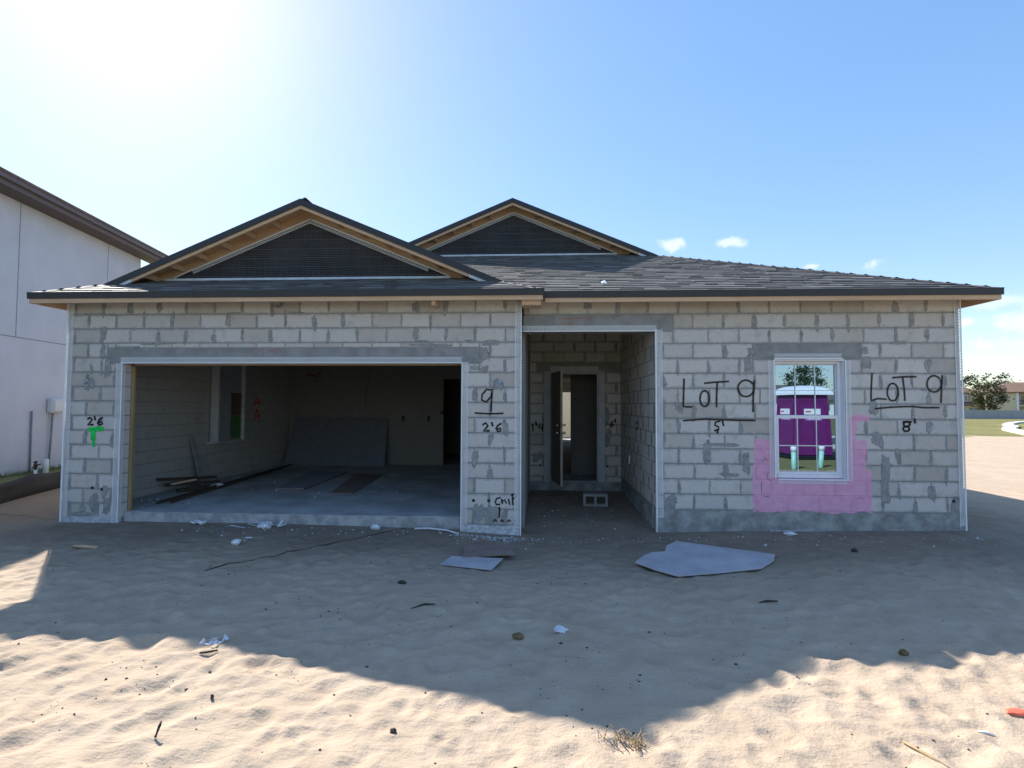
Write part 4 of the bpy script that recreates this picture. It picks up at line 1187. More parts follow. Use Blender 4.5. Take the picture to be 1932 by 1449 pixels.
# plywood underside and truss tails of the side eaves
for x0, x1, ys in ((XL + 0.04, 0.0, np.arange(0.5, 16.5, 1.2)), (12.19, XR - 0.04, np.arange(0.7, 16.5, 1.2))):
    mb = MB()
    for y in ys: mb.box(x0, x1, y, y + 0.04, 2.90, 3.0)
    mb.build('truss_tails', M['pine'], roof, kind='stuff')


def gable(xa, xb, xc, yr, yw, zf0, base_z, flash_l, flash_r, cover_l, cover_r):
    """Dutch gable: clad wall, lath, rake boards, lookouts. zf0(x) gives the roof height at x"""
    W = 0.185
    apex = zf0(xc) - W
    half = (apex - base_z) / MM
    wl, wr = xc - half, xc + half
    gw_ = MB().prism([(wl, yw, base_z - 0.06), (wr, yw, base_z - 0.06), (wr, yw, base_z), (xc, yw, apex), (wl, yw, base_z)], (0, 0.05, 0)).build('gable_wall', M['wrap'], house)
    # self furring lath: wires in both directions, every fifth horizontal row heavier
    mb = MB()
    x = wl + 0.08
    while x < wr - 0.08:
        zt = base_z + (half - abs(x - xc)) * MM - 0.02
        if zt - base_z > 0.05: mb.box(x - 0.0011, x + 0.0011, yw - 0.007, yw - 0.0045, base_z + 0.02, zt)
        x += 0.0275
    z = base_z + 0.03; i = 0
    while z < apex - 0.04:
        hw = (apex - z) / MM - 0.05
        r = 0.0028 if i % 5 == 0 else 0.0013
        n = max(1, int(hw / 0.3))
        zz = [z + random.uniform(-0.004, 0.004) for _ in range(2 * n + 1)]
        for j in range(2 * n):
            a = xc - hw + hw * j / n; b = xc - hw + hw * (j + 1) / n
            mb.hexa([(a, yw - 0.010, zz[j] - r), (b, yw - 0.010, zz[j + 1] - r), (b, yw - 0.0075, zz[j + 1] - r), (a, yw - 0.0075, zz[j] - r),
                     (a, yw - 0.010, zz[j] + r), (b, yw - 0.010, zz[j + 1] + r), (b, yw - 0.0075, zz[j + 1] + r), (a, yw - 0.0075, zz[j] + r)])
        z += 0.0275; i += 1
    mb.build('wire_lath', M['wire'], gw_, kind='stuff', fixn=False)
    # casing along both slopes, base flashing
    for s in (-1, 1):
        e = half * 0.86
        p = Vector((xc, yw - 0.014, apex + 0.012)); q = Vector((xc + s * e, yw - 0.014, apex + 0.012 - e * MM))
        nv = Vector((-s * MM, 0, -1)).normalized() * 0.062
        bead(q, p, nv, gw_, 'casing_bead', cell=0.022, strand=0.0062)
        q2 = Vector((xc + s * (half - 0.02), yw - 0.012, base_z + 0.012))
        MB().beam(q, q2, 0.012, 0.012, up=(0, 1, 0)).build('casing_bead', M['bead'], gw_)
    MB().box(wl - 0.12, wr + 0.02, yw - 0.03, yw - 0.018, base_z - 0.035, base_z + 0.004).build('base_flashing', M['flash'], gw_, bevel=0.002)
    # timber band between wall and roof deck, lookouts, rake boards, trims
    for s, fl, cov in ((-1, flash_l, cover_l), (1, flash_r, cover_r)):
        xe = xc + s * (abs((xa if s < 0 else xb) - xc))
        ze = zf0(xe); zt = zf0(xc)
        dirv = Vector((xe - xc, 0, ze - zt)); L = dirv.length; dv = dirv / L
        up = Vector((-dv.z * s, 0, dv.x * s)) if s > 0 else Vector((dv.z, 0, -dv.x))
        up = up if up.z > 0 else -up
        A = Vector((xc, 0, zt)); B = Vector((xe, 0, ze))
        def slab(y0, y1, t0, t1, a=0.0, b=1.0, cut=True):
            # board following the slope between depths t0 and t1 below the shingle plane (vertical measure)
            P = A.lerp(B, a); Q = A.lerp(B, b)
            v = Vector((0, 0, 1))
            return [(P.x, y0, P.z - t1), (Q.x, y0, Q.z - t1), (Q.x, y0, Q.z - t0), (P.x, y0, P.z - t0)], (0, y1 - y0, 0)
        MB().prism(*slab(yw + 0.012, yw + 0.05, 0.036, 0.24, 0.0, 0.93)).build('soffit_board', M['ply'], gw_)
        MB().prism(*slab(yr, yr + 0.036, 0.036, 0.135, 0.0, 1 - fl)).build('rake_board', M['pine'], gw_, bevel=0.002)
        MB().prism(*slab(yr - 0.004, yr + 0.034, 0.05, 0.135, 1 - fl, cov)).build('rake_flashing', M['flash'], gw_)
        MB().prism(*slab(yr - 0.018, yr - 0.006, -0.006, 0.088)).build('rake_trim', M['metal_black'], gw_)
        n = int(L / 0.41)
        for i in range(1, n):
            t = (i * 0.41 + 0.1) / L
            if t > 0.88: break
            P = A.lerp(B, t)
            MB().prism([(P.x - 0.02, yr + 0.037, P.z - 0.036 - 0.01), (P.x + 0.02, yr + 0.037, P.z - 0.036 - 0.01), (P.x + 0.02, yr + 0.037, P.z - 0.125), (P.x - 0.02, yr + 0.037, P.z - 0.125)], (0, yw + 0.011 - yr - 0.037, 0)).build('lookout', M['pine'], gw_)
    return gw_


g1 = gable(YR1, 6.4 - YR1, XC, YR1, YW1, lambda x: ZE + min(x + OH, XG - x) * MM, ZE + (YW1 + OH) * MM + 0.015, 0.14, 0.16, 0.97, 0.97)
g2 = gable(XL + YR2 - YE, XR + YE - YR2, XM, YR2, YW2, lambda x: ZE + min(x + OH, XR - x) * MM, ZE + (YW2 - YE) * MM + 0.015, 0.1, 0.13, 0.97, 0.97)
FW1 = Frame((0, YW1), 0.0); FW2 = Frame((0, YW2), 0.0)
def ring(cx, cz, r, n=14): return [(cx + r * math.cos(t), cz + r * math.sin(t)) for t in np.linspace(0, 6.28, n)]
strokes(FW1, [ring(2.88, 3.90, 0.05), ring(2.88, 3.90, 0.022), [(2.45, 3.60), (2.55, 3.68), (2.62, 3.66), (2.74, 3.76), (2.80, 3.74)], [(2.40, 3.56), (2.56, 3.60), (2.7, 3.70)]], 0.014, g1, 'wrap_print', 'wrap_print', d=0.001)
strokes(FW1, [[(3.70, 3.93), (3.76, 3.88)]], 0.014, g1, 'wrap_print', 'wrap_print', d=0.001)
strokes(FW1, [[(3.66, 3.96), (3.80, 3.96), (3.80, 3.87), (3.73, 3.82), (3.66, 3.87), (3.66, 3.96)]], 0.014, g1, 'wrap_print', 'wrap_print', d=0.001)
strokes(FW2, [[(5.95, 5.26), (6.02, 5.33), (6.05, 5.25)], [(6.1, 5.33), (6.1, 5.25), (6.18, 5.26)], [(6.22, 5.32), (6.28, 5.25), (6.34, 5.33)], [(6.38, 5.25), (6.38, 5.33), (6.46, 5.33)]], 0.018, g2, 'wrap_print', 'wrap_print', d=0.001)
strokes(FW2, [ring(5.69, 4.97, 0.07), ring(6.54, 4.99, 0.08), [(5.2, 4.78), (5.4, 4.85), (5.55, 4.92)]], 0.018, g2, 'wrap_print', 'wrap_print', d=0.001)
sc_ = MB().prism([(7.52, 0.35, ZE + 0.46 * MM + 0.012), (7.60, 0.33, ZE + 0.44 * MM + 0.012), (7.58, 0.42, ZE + 0.53 * MM + 0.04), (7.53, 0.43, ZE + 0.54 * MM + 0.02)], (0, -0.004, 0.012))
tag(sc_.build('plastic_scrap', M['paper']), 'small white scrap lying on the sunlit shingles above the porch', 'scrap')

# ------------------------------------------------------------------ neighbour house on the left
NA = math.radians(10.0)
NR = math.pi / 2 + NA
nb = empty('stucco_house', (-4.4, 3.2, 0.0), NR, 'two storey pale stucco house with dark brown eave beside the block house', 'house')
# local x runs along the side wall (away from the street), local -y points at the block house
MB().box(-6.5, 4.62, 0.0, 9.0, -0.4, 5.85).build('wall', M['stucco'], nb)
MB().box(4.62, 4.70, 0.03, 8.9, -0.4, 5.80).build('wall', M['white_wall'], nb)
jm = MB().box(-6.5, 4.62, -0.003, 0.01, 2.905, 2.925)
for x in (-3.0, 0.24, 3.15): jm.box(x - 0.01, x + 0.01, -0.003, 0.01, 2.925, 5.8)
jm.build('control_joint', M['conduit'], nb)
sf = MB().box(-6.9, 5.25, -0.42, 0.02, 5.80, 5.83); sf.build('soffit', M['brown_soffit'], nb)
fa = MB().box(-6.95, 5.30, -0.45, -0.42, 5.80, 6.0).box(-6.95, 5.33, -0.53, -0.45, 5.90, 6.02); fa.build('fascia', M['brown_fascia'], nb, bevel=0.008)
MB().prism([(-6.95, -0.55, 6.0), (5.33, -0.55, 6.0), (5.33, 4.5, 8.1), (-6.95, 4.5, 8.1)], (0, 0, 0.05)).prism([(-6.95, 9.5, 6.0), (5.33, 9.5, 6.0), (5.33, 4.5, 8.1), (-6.95, 4.5, 8.1)], (0, 0, 0.05)).build('roof', M['roof_brown'], nb)
MB().prism([(4.6, 0.0, 5.85), (4.6, 9.0, 5.85), (4.6, 4.5, 7.9)], (0.1, 0, 0)).build('gable', M['stucco'], nb)
bx = MB().box(1.17, 1.57, -0.13, -0.003, 1.29, 1.62).box(1.20, 1.54, -0.16, -0.12, 1.32, 1.60)
bx = bx.build('meter_box', M['box_grey'], nb, bevel=0.02)
MB().tube([(1.29, -0.06, 1.29), (1.26, -0.06, 0.7), (1.20, -0.06, -0.1)], 0.022, 8).build('conduit', M['conduit'], bx, smooth=True)
MB().tube([(0.72, -0.03, 1.34), (0.72, -0.03, -0.1)], 0.018, 8).build('conduit', M['conduit'], nb, smooth=True)

def nbp(x, y, z=0.0):
    return (-4.4 + x * math.cos(NR) - y * math.sin(NR), 3.2 + x * math.sin(NR) + y * math.cos(NR), z)


# backflow valve and white pipe by the neighbour's wall
vx, vy, _ = nbp(0.33, -0.42)
v = empty('garden_valve', (vx, vy, 0.0), NR, 'brass valve on short white riser beside the neighbour house wall', 'valve')
MB().tube([(0, 0, -0.1), (0, 0, 0.10)], 0.030, 10).build('riser', M['white'], v, smooth=True)
MB().tube([(0, 0, 0.10), (0, 0, 0.15), (0, 0, 0.152), (0, 0, 0.20), (0, 0, 0.26)], [0.022, 0.022, 0.036, 0.036, 0.018], 10).tube([(-0.03, 0, 0.17), (-0.085, 0, 0.15)], 0.014, 8).tube([(0.03, 0, 0.19), (0.14, 0, 0.21)], 0.016, 8).build('valve_body', M['old_wood'], v, smooth=True)
MB().box(-0.05, 0.05, -0.012, 0.012, 0.255, 0.285).build('handle', M['dark'], v, bevel=0.004)
vx, vy, _ = nbp(0.59, -0.44)
tag(MB().tube([(0, 0, -0.15), (0, 0, 0.28), (0, 0, 0.30)], [0.052, 0.052, 0.046], 14).tube([(0.0, 0, 0.26), (-0.12, 0, 0.265)], 0.020, 8).build('white_pipe', M['white'], smooth=True, loc=(vx, vy, 0)), 'upright white pipe beside the brass valve near the neighbour wall', 'pipe')

# grass strip along the neighbour's wall
mb = MB()
for i in range(1500):
    x = random.uniform(-3.5, 4.5); y = -abs(random.gauss(0, 0.16)) - 0.02
    px, py, _ = nbp(x, y); h = random.uniform(0.04, 0.13) * (1.3 if random.random() < 0.15 else 1); a = random.uniform(0, 6.28); l = random.uniform(0.01, 0.05)
    b = Vector((px, py, gz(px, py) - 0.01)); t = b + Vector((math.cos(a) * l, math.sin(a) * l, h)); s = Vector((-math.sin(a), math.cos(a), 0)) * 0.006
    mb.quad(b - s, b + s, t)
tag(mb.build('grass', M['grass_blade'], fixn=False), 'green grass strip growing along the foot of the neighbour wall', 'grass', kind='stuff')

# black silt fence
fp = [(-0.35, -4.2), (-0.9, -1.6), (-1.30, 0.0), (-1.62, 0.9), (-2.00, 2.1), (-2.6, 4.6), (-3.2, 7.5)]
sfence = empty('silt_fence', (-1.3, 0.0, 0.0), 0, 'low black silt fence fabric sagging between stakes beside the neighbour house', 'fence')
mb = MB(); N = 90; nz = 5
cum = [0]
for a, b in zip(fp[:-1], fp[1:]): cum.append(cum[-1] + math.dist(a, b))
def along(s):
    for i in range(len(fp) - 1):
        if s <= cum[i + 1] or i == len(fp) - 2:
            t = (s - cum[i]) / (cum[i + 1] - cum[i]); return (fp[i][0] + (fp[i + 1][0] - fp[i][0]) * t, fp[i][1] + (fp[i + 1][1] - fp[i][1]) * t)
SP = 1.85
for side in (0, 1):
    for i in range(N + 1):
        s = 0.2 + (cum[-1] - 0.4) * i / N; x, y = along(s); sag = 0.05 * math.sin(math.pi * ((s % SP) / SP))
        zb = gz(x, y) - 0.03
        for j in range(nz + 1):
            t = j / nz
            bul = 0.05 * math.sin(math.pi * t) * (0.5 + mnoise.noise((s * 1.3, t * 2, 3.0))) + (0.012 if side else 0)
            mb.v.append((x + 1.3 + bul, y + bul * 0.2, zb + t * (0.37 - sag + 0.03 * mnoise.noise((s * 2.0, 0, 0)))))
B = (N + 1) * (nz + 1)
for side in (0, 1):
    for i in range(N):
        for j in range(nz):
            a = side * B + i * (nz + 1) + j
            mb.f.append((a, a + nz + 1, a + nz + 2, a + 1))
for i in range(N):
    a = i * (nz + 1) + nz; mb.f.append((a, a + nz + 1, B + a + nz + 1, B + a))
mb.build('fabric', M['silt'], sfence, smooth=True)
s = 0.25
while s < cum[-1]:
    x, y = along(s); MB().box(x + 1.27, x + 1.30, y - 0.02, y + 0.015, -0.3, 0.33).build('stake', M['old_wood'], sfence)
    s += SP
# ------------------------------------------------------------------ far right: lawn curb, vinyl fence, houses, trees
def tree(name, loc, h, crown_r, crown_z, mat, seed, label, group=None, n_clump=60, n_leaf=34, leaf=0.16, squash=1.0, lean=0.0, conic=False):
    rg = random.Random(seed)
    root = empty(name, loc, 0, label, 'tree', group)
    tk = MB()
    tk.tube([(0, 0, -0.2), (0.02 * h, 0, h * 0.22), (0.01 * h, 0.015 * h, h * 0.5), (0.0, 0.0, h * 0.86)], [h * 0.028, h * 0.022, h * 0.014, h * 0.004], 7)
    for i in range(9):
        a = rg.uniform(0, 6.28); z0 = h * rg.uniform(0.22, 0.6); l = crown_r * rg.uniform(0.6, 0.95)
        tk.tube([(0.01 * h, 0, z0), (math.cos(a) * l * 0.5, math.sin(a) * l * 0.5, z0 + l * 0.35), (math.cos(a) * l, math.sin(a) * l, z0 + l * 0.6)], [h * 0.01, h * 0.006, h * 0.002], 5)
    tk.build('trunk', M['bark'], root, smooth=True)
    cr = MB()
    for i in range(n_clump):
        while True:
            v = Vector((rg.uniform(-1, 1), rg.uniform(-1, 1), rg.uniform(-1, 1)))
            if v.length <= 1: break
        if conic:
            t = rg.random() ** 1.3; rad = crown_r * (1 - t) * rg.uniform(0.35, 1.0); a = rg.uniform(0, 6.28)
            c = Vector((math.cos(a) * rad, math.sin(a) * rad, crown_z + (h - crown_z) * t - rad * 0.1)); cs = crown_r * 0.16 * (1.15 - t * 0.6)
        else:
            v = v.normalized() * (v.length ** 0.5)
            c = Vector((v.x * crown_r, v.y * crown_r, crown_z + v.z * (h - crown_z) * squash)); cs = crown_r * rg.uniform(0.16, 0.3)
        for k in range(n_leaf):
            p = c + Vector((rg.gauss(0, cs * 0.6), rg.gauss(0, cs * 0.6), rg.gauss(0, cs * 0.5)))
            d1 = Vector((rg.uniform(-1, 1), rg.uniform(-1, 1), rg.uniform(-0.7, 0.7))).normalized(); d2 = d1.cross(Vector((rg.uniform(-1, 1), rg.uniform(-1, 1), 1))).normalized()
            s = leaf * rg.uniform(0.6, 1.3)
            cr.quad(p - d1 * s, p + d2 * s * 0.5, p + d1 * s, p - d2 * s * 0.5)
    cr.build('crown', M[mat], root, fixn=False)
    return root


# curved concrete curb on the lawn
mb = MB()
pts = [(86.6, 79.7), (77.1, 72.5), (70.3, 66.7), (62.6, 59.0), (56.0, 51.6), (53.0, 47.6), (50.2, 44.2), (45.3, 38.8), (42.0, 34.3), (39.0, 29.8), (35.2, 24.4)]
def smooth_path(p, n=8):
    out = []
    for i in range(len(p) - 1):
        p0, p1, p2, p3 = p[max(i - 1, 0)], p[i], p[i + 1], p[min(i + 2, len(p) - 1)]
        for k in range(n):
            t = k / n
            out.append(tuple(0.5 * ((2 * p1[j]) + (-p0[j] + p2[j]) * t + (2 * p0[j] - 5 * p1[j] + 4 * p2[j] - p3[j]) * t * t + (-p0[j] + 3 * p1[j] - 3 * p2[j] + p3[j]) * t ** 3) for j in (0, 1)))
    out.append(p[-1]); return out
sp_ = smooth_path(pts)
for i in range(len(sp_) - 1):
    (x0, y0), (x1, y1) = sp_[i], sp_[i + 1]
    d = Vector((x1 - x0, y1 - y0, 0)).normalized(); nn = Vector((-d.y, d.x, 0)) * 0.42
    z0, z1 = gz(x0, y0), gz(x1, y1)
    p, q = Vector((x0, y0, z0)), Vector((x1, y1, z1))
    up = Vector((0, 0, 0.16)); dn = Vector((0, 0, -0.2))
    mb.hexa([p - nn + dn, q - nn + dn, q + nn + dn, p + nn + dn, p - nn + up, q - nn + up, q + nn + up, p + nn + up])
tag(mb.build('lawn_curb', M['curb'], fixn=False), 'white concrete curb curving through the far lawn', 'curb', kind='structure')

# grey vinyl fence across the lawn
FA, FB = Vector((70, 97.5, 0)), Vector((140, 101.5, 0))
fdir = (FB - FA).normalized(); L = (FB - FA).length
vf = empty('vinyl_fence', FA, math.atan2(fdir.y, fdir.x), 'long grey panel fence across the far lawn in front of two houses', 'fence')
step = 2.43; nP = int(L / step)
pm = None; qm = None
for i in range(nP):
    p = FA + fdir * (i * step); z = gz(p.x, p.y)
    if not (86 < p.x < 118): continue
    o = MB().box(0.07, step - 0.07, -0.02, 0.02, -0.1, 1.62).box(0.07, step - 0.07, -0.035, 0.035, 1.56, 1.66).build('fence_panel', M['fence_grey'], vf, loc=(i * step, 0, z)) if pm is None else pm.copy()
    if pm is None: pm = o
    else: C.objects.link(o); o.parent = vf; o.location = (i * step, 0, z)
    o2 = MB().box(-0.06, 0.06, -0.06, 0.06, -0.2, 1.72).build('fence_post', M['fence_grey'], vf, loc=(i * step, 0, z)) if qm is None else qm.copy()
    if qm is None: qm = o2
    else: C.objects.link(o2); o2.parent = vf; o2.location = (i * step, 0, z)


def hip_roof(mb, x0, x1, y0, y1, z, pitch, oh=0.5):
    x0 -= oh; x1 += oh; y0 -= oh; y1 += oh
    w_, d_ = x1 - x0, y1 - y0; r = min(w_, d_) / 2; h = r * pitch
    if w_ >= d_: a, b = (x0 + r, (y0 + y1) / 2, z + h), (x1 - r, (y0 + y1) / 2, z + h)
    else: a, b = ((x0 + x1) / 2, y0 + r, z + h), ((x0 + x1) / 2, y1 - r, z + h)
    A, B_, C_, D = (x0, y0, z), (x1, y0, z), (x1, y1, z), (x0, y1, z)
    if w_ >= d_:
        mb.quad(A, B_, b, a); mb.quad(B_, C_, b); mb.quad(C_, D, a, b); mb.quad(D, A, a)
    else:
        mb.quad(A, B_, a); mb.quad(B_, C_, b, a); mb.quad(C_, D, b); mb.quad(D, A, a, b)
    mb.box(x0, x1, y0, y1, z - 0.2, z)


def window_on(parent, x, z, w_, h, y=-0.02, frame='white', fac='pane_far'):
    f = MB().box(x - w_ / 2 - 0.1, x + w_ / 2 + 0.1, y - 0.05, y + 0.02, z - 0.1, z + h + 0.1).build('window', M[frame], parent)
    half = (w_ - 0.08) / 2
    for s in (0, 1):
        a = x - w_ / 2 + s * (half + 0.08)
        MB().box(a, a + half, y - 0.06, y - 0.045, z, z + h).build('pane', M[fac], f)
    return f


def far_house(loc, rz, label, wall, roofm, style):
    root = empty('suburban_house', loc, rz, label, 'house', None)
    if style == 'cream':
        w0 = MB().box(0, 5.2, 0, 9, -0.5, 5.8).box(8.6, 18, 0, 9, -0.5, 5.8).box(5.2, 8.6, 1.6, 9, -0.5, 5.8).box(5.2, 8.6, 0, 1.6, 2.6, 2.9)
        wl = w0.build('wall', M[wall], root)
        rb = MB(); hip_roof(rb, 0, 18, 0, 9, 5.8, 0.45, 0.6); rb.build('roof', M[roofm], root)
        for x in (5.3, 8.5, 0.3): MB().box(x - 0.2, x + 0.2, -0.12, 0.25, -0.3, 5.8).build('column', M['white'], root)
        MB().box(5.4, 8.4, 0.05, 0.1, 2.95, 3.05).box(5.4, 8.4, 0.05, 0.1, 3.85, 3.95).build('balcony_railing', M['rail'], root)
        for i in range(14): MB().box(5.5 + i * 0.21, 5.53 + i * 0.21, 0.06, 0.09, 3.05, 3.85).build('baluster', M['rail'], root)
        MB().box(5.2, 8.6, 1.55, 1.6, 2.9, 5.6).build('balcony_wall', M['cream'], root)
        window_on(root, 6.9, 3.1, 1.5, 1.9, 1.53)
        window_on(root, 11, 3.7, 1.4, 1.4); window_on(root, 15, 3.7, 1.4, 1.4); window_on(root, 2.6, 3.7, 1.6, 1.3)
        g_ = MB().box(0.6, 4.9, -0.03, 0.05, -0.2, 2.2).build('garage_door', M['cream'], root)
        MB().prism([(8.2, -1.8, 2.9), (18, -1.8, 2.9), (18, 0.0, 3.5), (8.2, 0.0, 3.5)], (0, 0, 0.12)).build('porch_roof', M['roof_brown'], root)
    else:
        MB().box(0, 9, 1.5, 10, -0.5, 5.8).build('wall', M[wall], root)
        MB().box(2.0, 9.6, 0, 1.5, -0.5, 2.7).build('garage_wall', M['cream'], root)
        rb = MB(); hip_roof(rb, 0, 9, 1.5, 10, 5.8, 0.5, 0.6); rb.build('roof', M[roofm], root)
        MB().prism([(1.6, -0.6, 2.65), (10.0, -0.6, 2.65), (10.0, 1.5, 3.5), (1.6, 1.5, 3.5)], (0, 0, 0.15)).build('garage_roof', M[roofm], root)
        MB().prism([(-0.6, -0.5, 2.6), (2.6, -0.5, 2.6), (1.0, -0.5, 3.7)], (0, 2.0, 0)).box(-0.3, 0.0, -0.3, 0.0, -0.4, 2.6).box(1.7, 2.0, -0.3, 0.0, -0.4, 2.6).build('entry_porch', M['white_wall'], root)
        for x in (3.9, 7.4): MB().box(x - 1.35, x + 1.35, -0.04, 0.03, -0.2, 2.15).build('garage_door', M['teal_door'], root)
        f1 = window_on(root, 2.0, 3.7, 1.7, 1.5, 1.48); window_on(root, 6.5, 3.8, 1.2, 1.3, 1.48)
    return root


far_house((108.6, 119.5, -0.95), math.radians(-30), 'two storey cream house with balcony and brown hip roof, right of the olive tree', 'cream', 'roof_brown', 'cream')
far_house((101.0, 123.5, -0.95), math.radians(-12), 'blue grey two storey house with white windows, partly hidden by the block house corner', 'blue_grey', 'roof_brown', 'blue')
tree('olive_tree', (102.5, 111.5, -0.95), 7.7, 2.8, 4.6, 'leaf_olive', 4, 'wide olive brown tree in front of the two far houses', n_clump=70, n_leaf=40, leaf=0.26, squash=0.95)
tree('background_tree', (121, 142, -1.0), 11.0, 4.0, 7.5, 'leaf_dark', 9, 'dark treetop showing above the ridge between the two far houses', 'trees behind the far houses', 40, 30, 0.35)
tree('background_tree', (112.5, 146, -1.0), 10.0, 3.6, 7.0, 'leaf_dark', 10, 'small dark treetop above the roof of the blue grey house', 'trees behind the far houses', 40, 30, 0.35)
tree('background_tree', (130, 143, -1.0), 11.3, 4.2, 7.6, 'leaf_dark', 12, 'dark treetop rising behind the cream house roof', 'trees behind the far houses', 40, 30, 0.35)

# parked dark car in front of the far houses
car = empty('parked_car', (106.2, 116.0, -0.95), math.radians(-8), 'dark car parked at the far house garage under the olive tree', 'car')
MB().prism([(-2.2, -0.85, 0.3), (2.2, -0.85, 0.3), (2.25, -0.85, 0.75), (1.4, -0.85, 0.9), (-2.1, -0.85, 0.95), (-2.25, -0.85, 0.7)], (0, 1.7, 0)).prism([(-1.9, -0.75, 0.93), (1.35, -0.75, 0.9), (0.7, -0.7, 1.42), (-1.3, -0.7, 1.45)], (0, 1.45, 0)).build('body', M['red_cloth'], car, bevel=0.05)
for x in (-1.4, 1.4):
    for y in (-0.85, 0.72):
        MB().tube([(x, y, 0.32), (x, y + 0.14, 0.32)], 0.32, 14).build('wheel', M['dark'], car)
MB().prism([(-1.6, -0.745, 0.98), (1.0, -0.745, 0.96), (0.6, -0.715, 1.34), (-1.2, -0.715, 1.36)], (0, -0.012, 0)).build('window', M['pane_far'], car)

# ------------------------------------------------------------------ street side, seen in the window glass
def toilet(loc, rz, label):
    r = empty('portable_toilet', loc, rz, label, 'portable toilet')
    w0, w1 = 0.60, 0.53
    MB().hexa([(-w0, -w0, 0.12), (w0, -w0, 0.12), (w0, w0, 0.12), (-w0, w0, 0.12), (-w1, -w1, 2.02), (w1, -w1, 2.02), (w1, w1, 2.02), (-w1, w1, 2.02)]).build('cabin', M['purple'], r, bevel=0.03)
    MB().box(-0.66, 0.66, -0.66, 0.66, 0.0, 0.12).build('base', M['dark'], r, bevel=0.02)
    rf = MB(); n = 6
    ring_ = []
    for k in range(n + 1):
        t = k / n; ww = 0.62 * math.cos(t * 1.35) + 0.02; ring_.append((ww, 2.02 + 0.30 * math.sin(t * 1.5)))
    for (a, za), (b, zb) in zip(ring_[:-1], ring_[1:]):
        rf.hexa([(-a, -a, za), (a, -a, za), (a, a, za), (-a, a, za), (-b, -b, zb), (b, -b, zb), (b, b, zb), (-b, b, zb)])
    rf.build('roof', M['white'], r)
    for rot in range(4):
        c, s = math.cos(rot * math.pi / 2), math.sin(rot * math.pi / 2)
        def T(x, y, z): return (x * c - y * s, x * s + y * c, z)
        def face_x(z): return w0 + (w1 - w0) * (z - 0.12) / 1.9
        def plate(u0, u1, z0, z1, t, nm, mat):
            p = [T(u0, -face_x(z0), z0), T(u1, -face_x(z0), z0), T(u1, -face_x(z1), z1), T(u0, -face_x(z1), z1)]
            o_ = Vector(T(0, -t, 0)); MB().prism(p, o_).build(nm, M[mat], r)
        for i in range(3): plate(-0.40, 0.40, 1.78 + i * 0.07, 1.815 + i * 0.07, 0.012, 'vent_slat', 'purple')
        plate(-0.45, -0.40, 0.2, 1.72, 0.02, 'rib', 'purple'); plate(0.40, 0.45, 0.2, 1.72, 0.02, 'rib', 'purple')
        if rot in (1, 2): plate(-0.02, 0.02, 0.2, 1.2, 0.02, 'rib', 'purple')
        plate(-0.26, 0.26, 1.40, 1.58, 0.014, 'sign', 'white')
        plate(-0.26, 0.26, 1.22, 1.385, 0.014, 'sign', 'lilac')
        for i in range(3):
            plate(-0.20 + i * 0.15, -0.09 + i * 0.15, 1.31, 1.345, 0.017, 'sign_lettering', 'white'); plate(-0.20 + i * 0.14, -0.10 + i * 0.14, 1.25, 1.272, 0.017, 'sign_lettering', 'white')
        plate(0.05, 0.22, 1.47, 1.51, 0.017, 'sign_lettering', 'red_print')
    return r


toilet((15.09, -9.83, gz(15.09, -9.83)), math.radians(-5), 'purple portable toilet with white roof on the grass, reflected in the window')
for (px, py, lb, ln) in ((13.35, -6.75, 'mint green drain pipe with white cap, standing nearer the house', 0.0), (14.25, -7.2, 'mint green drain pipe with white cap, leaning beside the purple toilet', 0.10)):
    p = empty('drain_pipe', (px, py, gz(px, py)), 0, lb, 'pipe', 'capped drain pipes by the street')
    MB().tube([(0, 0, -0.2), (ln * 0.5, 0, 0.5)], 0.062, 14).build('pipe', M['mint'], p, smooth=True)
    MB().tube([(ln * 0.48, 0, 0.47), (ln * 0.55, 0, 0.58), (ln * 0.56, 0, 0.60)], [0.075, 0.075, 0.06], 14).build('cap', M['white'], p, smooth=True)
mb = MB().box(-40, 60, -14.3, -13.9, -0.3, -0.02); tag(mb.build('street_curb', M['curb']), 'pale concrete curb along the near side of the street behind the viewer', 'curb', kind='structure')
mb = MB().box(-40, 60, -20.6, -20.2, -0.3, -0.02); tag(mb.build('street_curb', M['curb']), 'pale concrete curb along the far side of the street behind the viewer', 'curb', kind='structure')
mb = MB().box(-40, 60, -20.2, -14.3, -0.3, -0.10); tag(mb.build('road', plain('asphalt', (0.10, 0.10, 0.10), 0.9, 0.2, var=0.15)), 'grey asphalt street behind the viewer', 'road', kind='structure')
tree('pine_tree', (42.6, -66.0, -0.2), 7.3, 2.5, 4.7, 'needle', 21, 'bushy pine tree across the street, reflected in the window', n_clump=110, n_leaf=36, leaf=0.17)
for i, (x, y, rz, lb) in enumerate(((24, -92, 0.1, 'low house with brown roof left of the pine, seen in the window reflection'), (52, -96, -0.05, 'low house with brown roof behind the pine, seen in the window reflection'), (82, -90, -0.15, 'low house with brown roof right of the pine, seen in the window reflection'))):
    h = empty('street_house', (x, y, -0.2), rz, lb, 'house', 'houses across the street')
    MB().box(-10, 10, -6, 6, -0.3, 2.9).build('wall', M['white_wall'], h)
    rb = MB(); hip_roof(rb, -10, 10, -6, 6, 2.9, 0.42, 0.7); rb.build('roof', M['roof_grey'], h)
    MB().box(-7.5, -3.0, 6.0, 6.05, -0.1, 2.2).build('garage_door', M['white'], h)
    for xx in (0.5, 5.5):
        f = MB().box(xx - 0.9, xx + 0.9, 6.0, 6.06, 0.8, 2.3).build('window', M['white'], h); MB().box(xx - 0.8, xx + 0.8, 6.06, 6.08, 0.9, 2.2).build('pane', M['pane_far'], f)
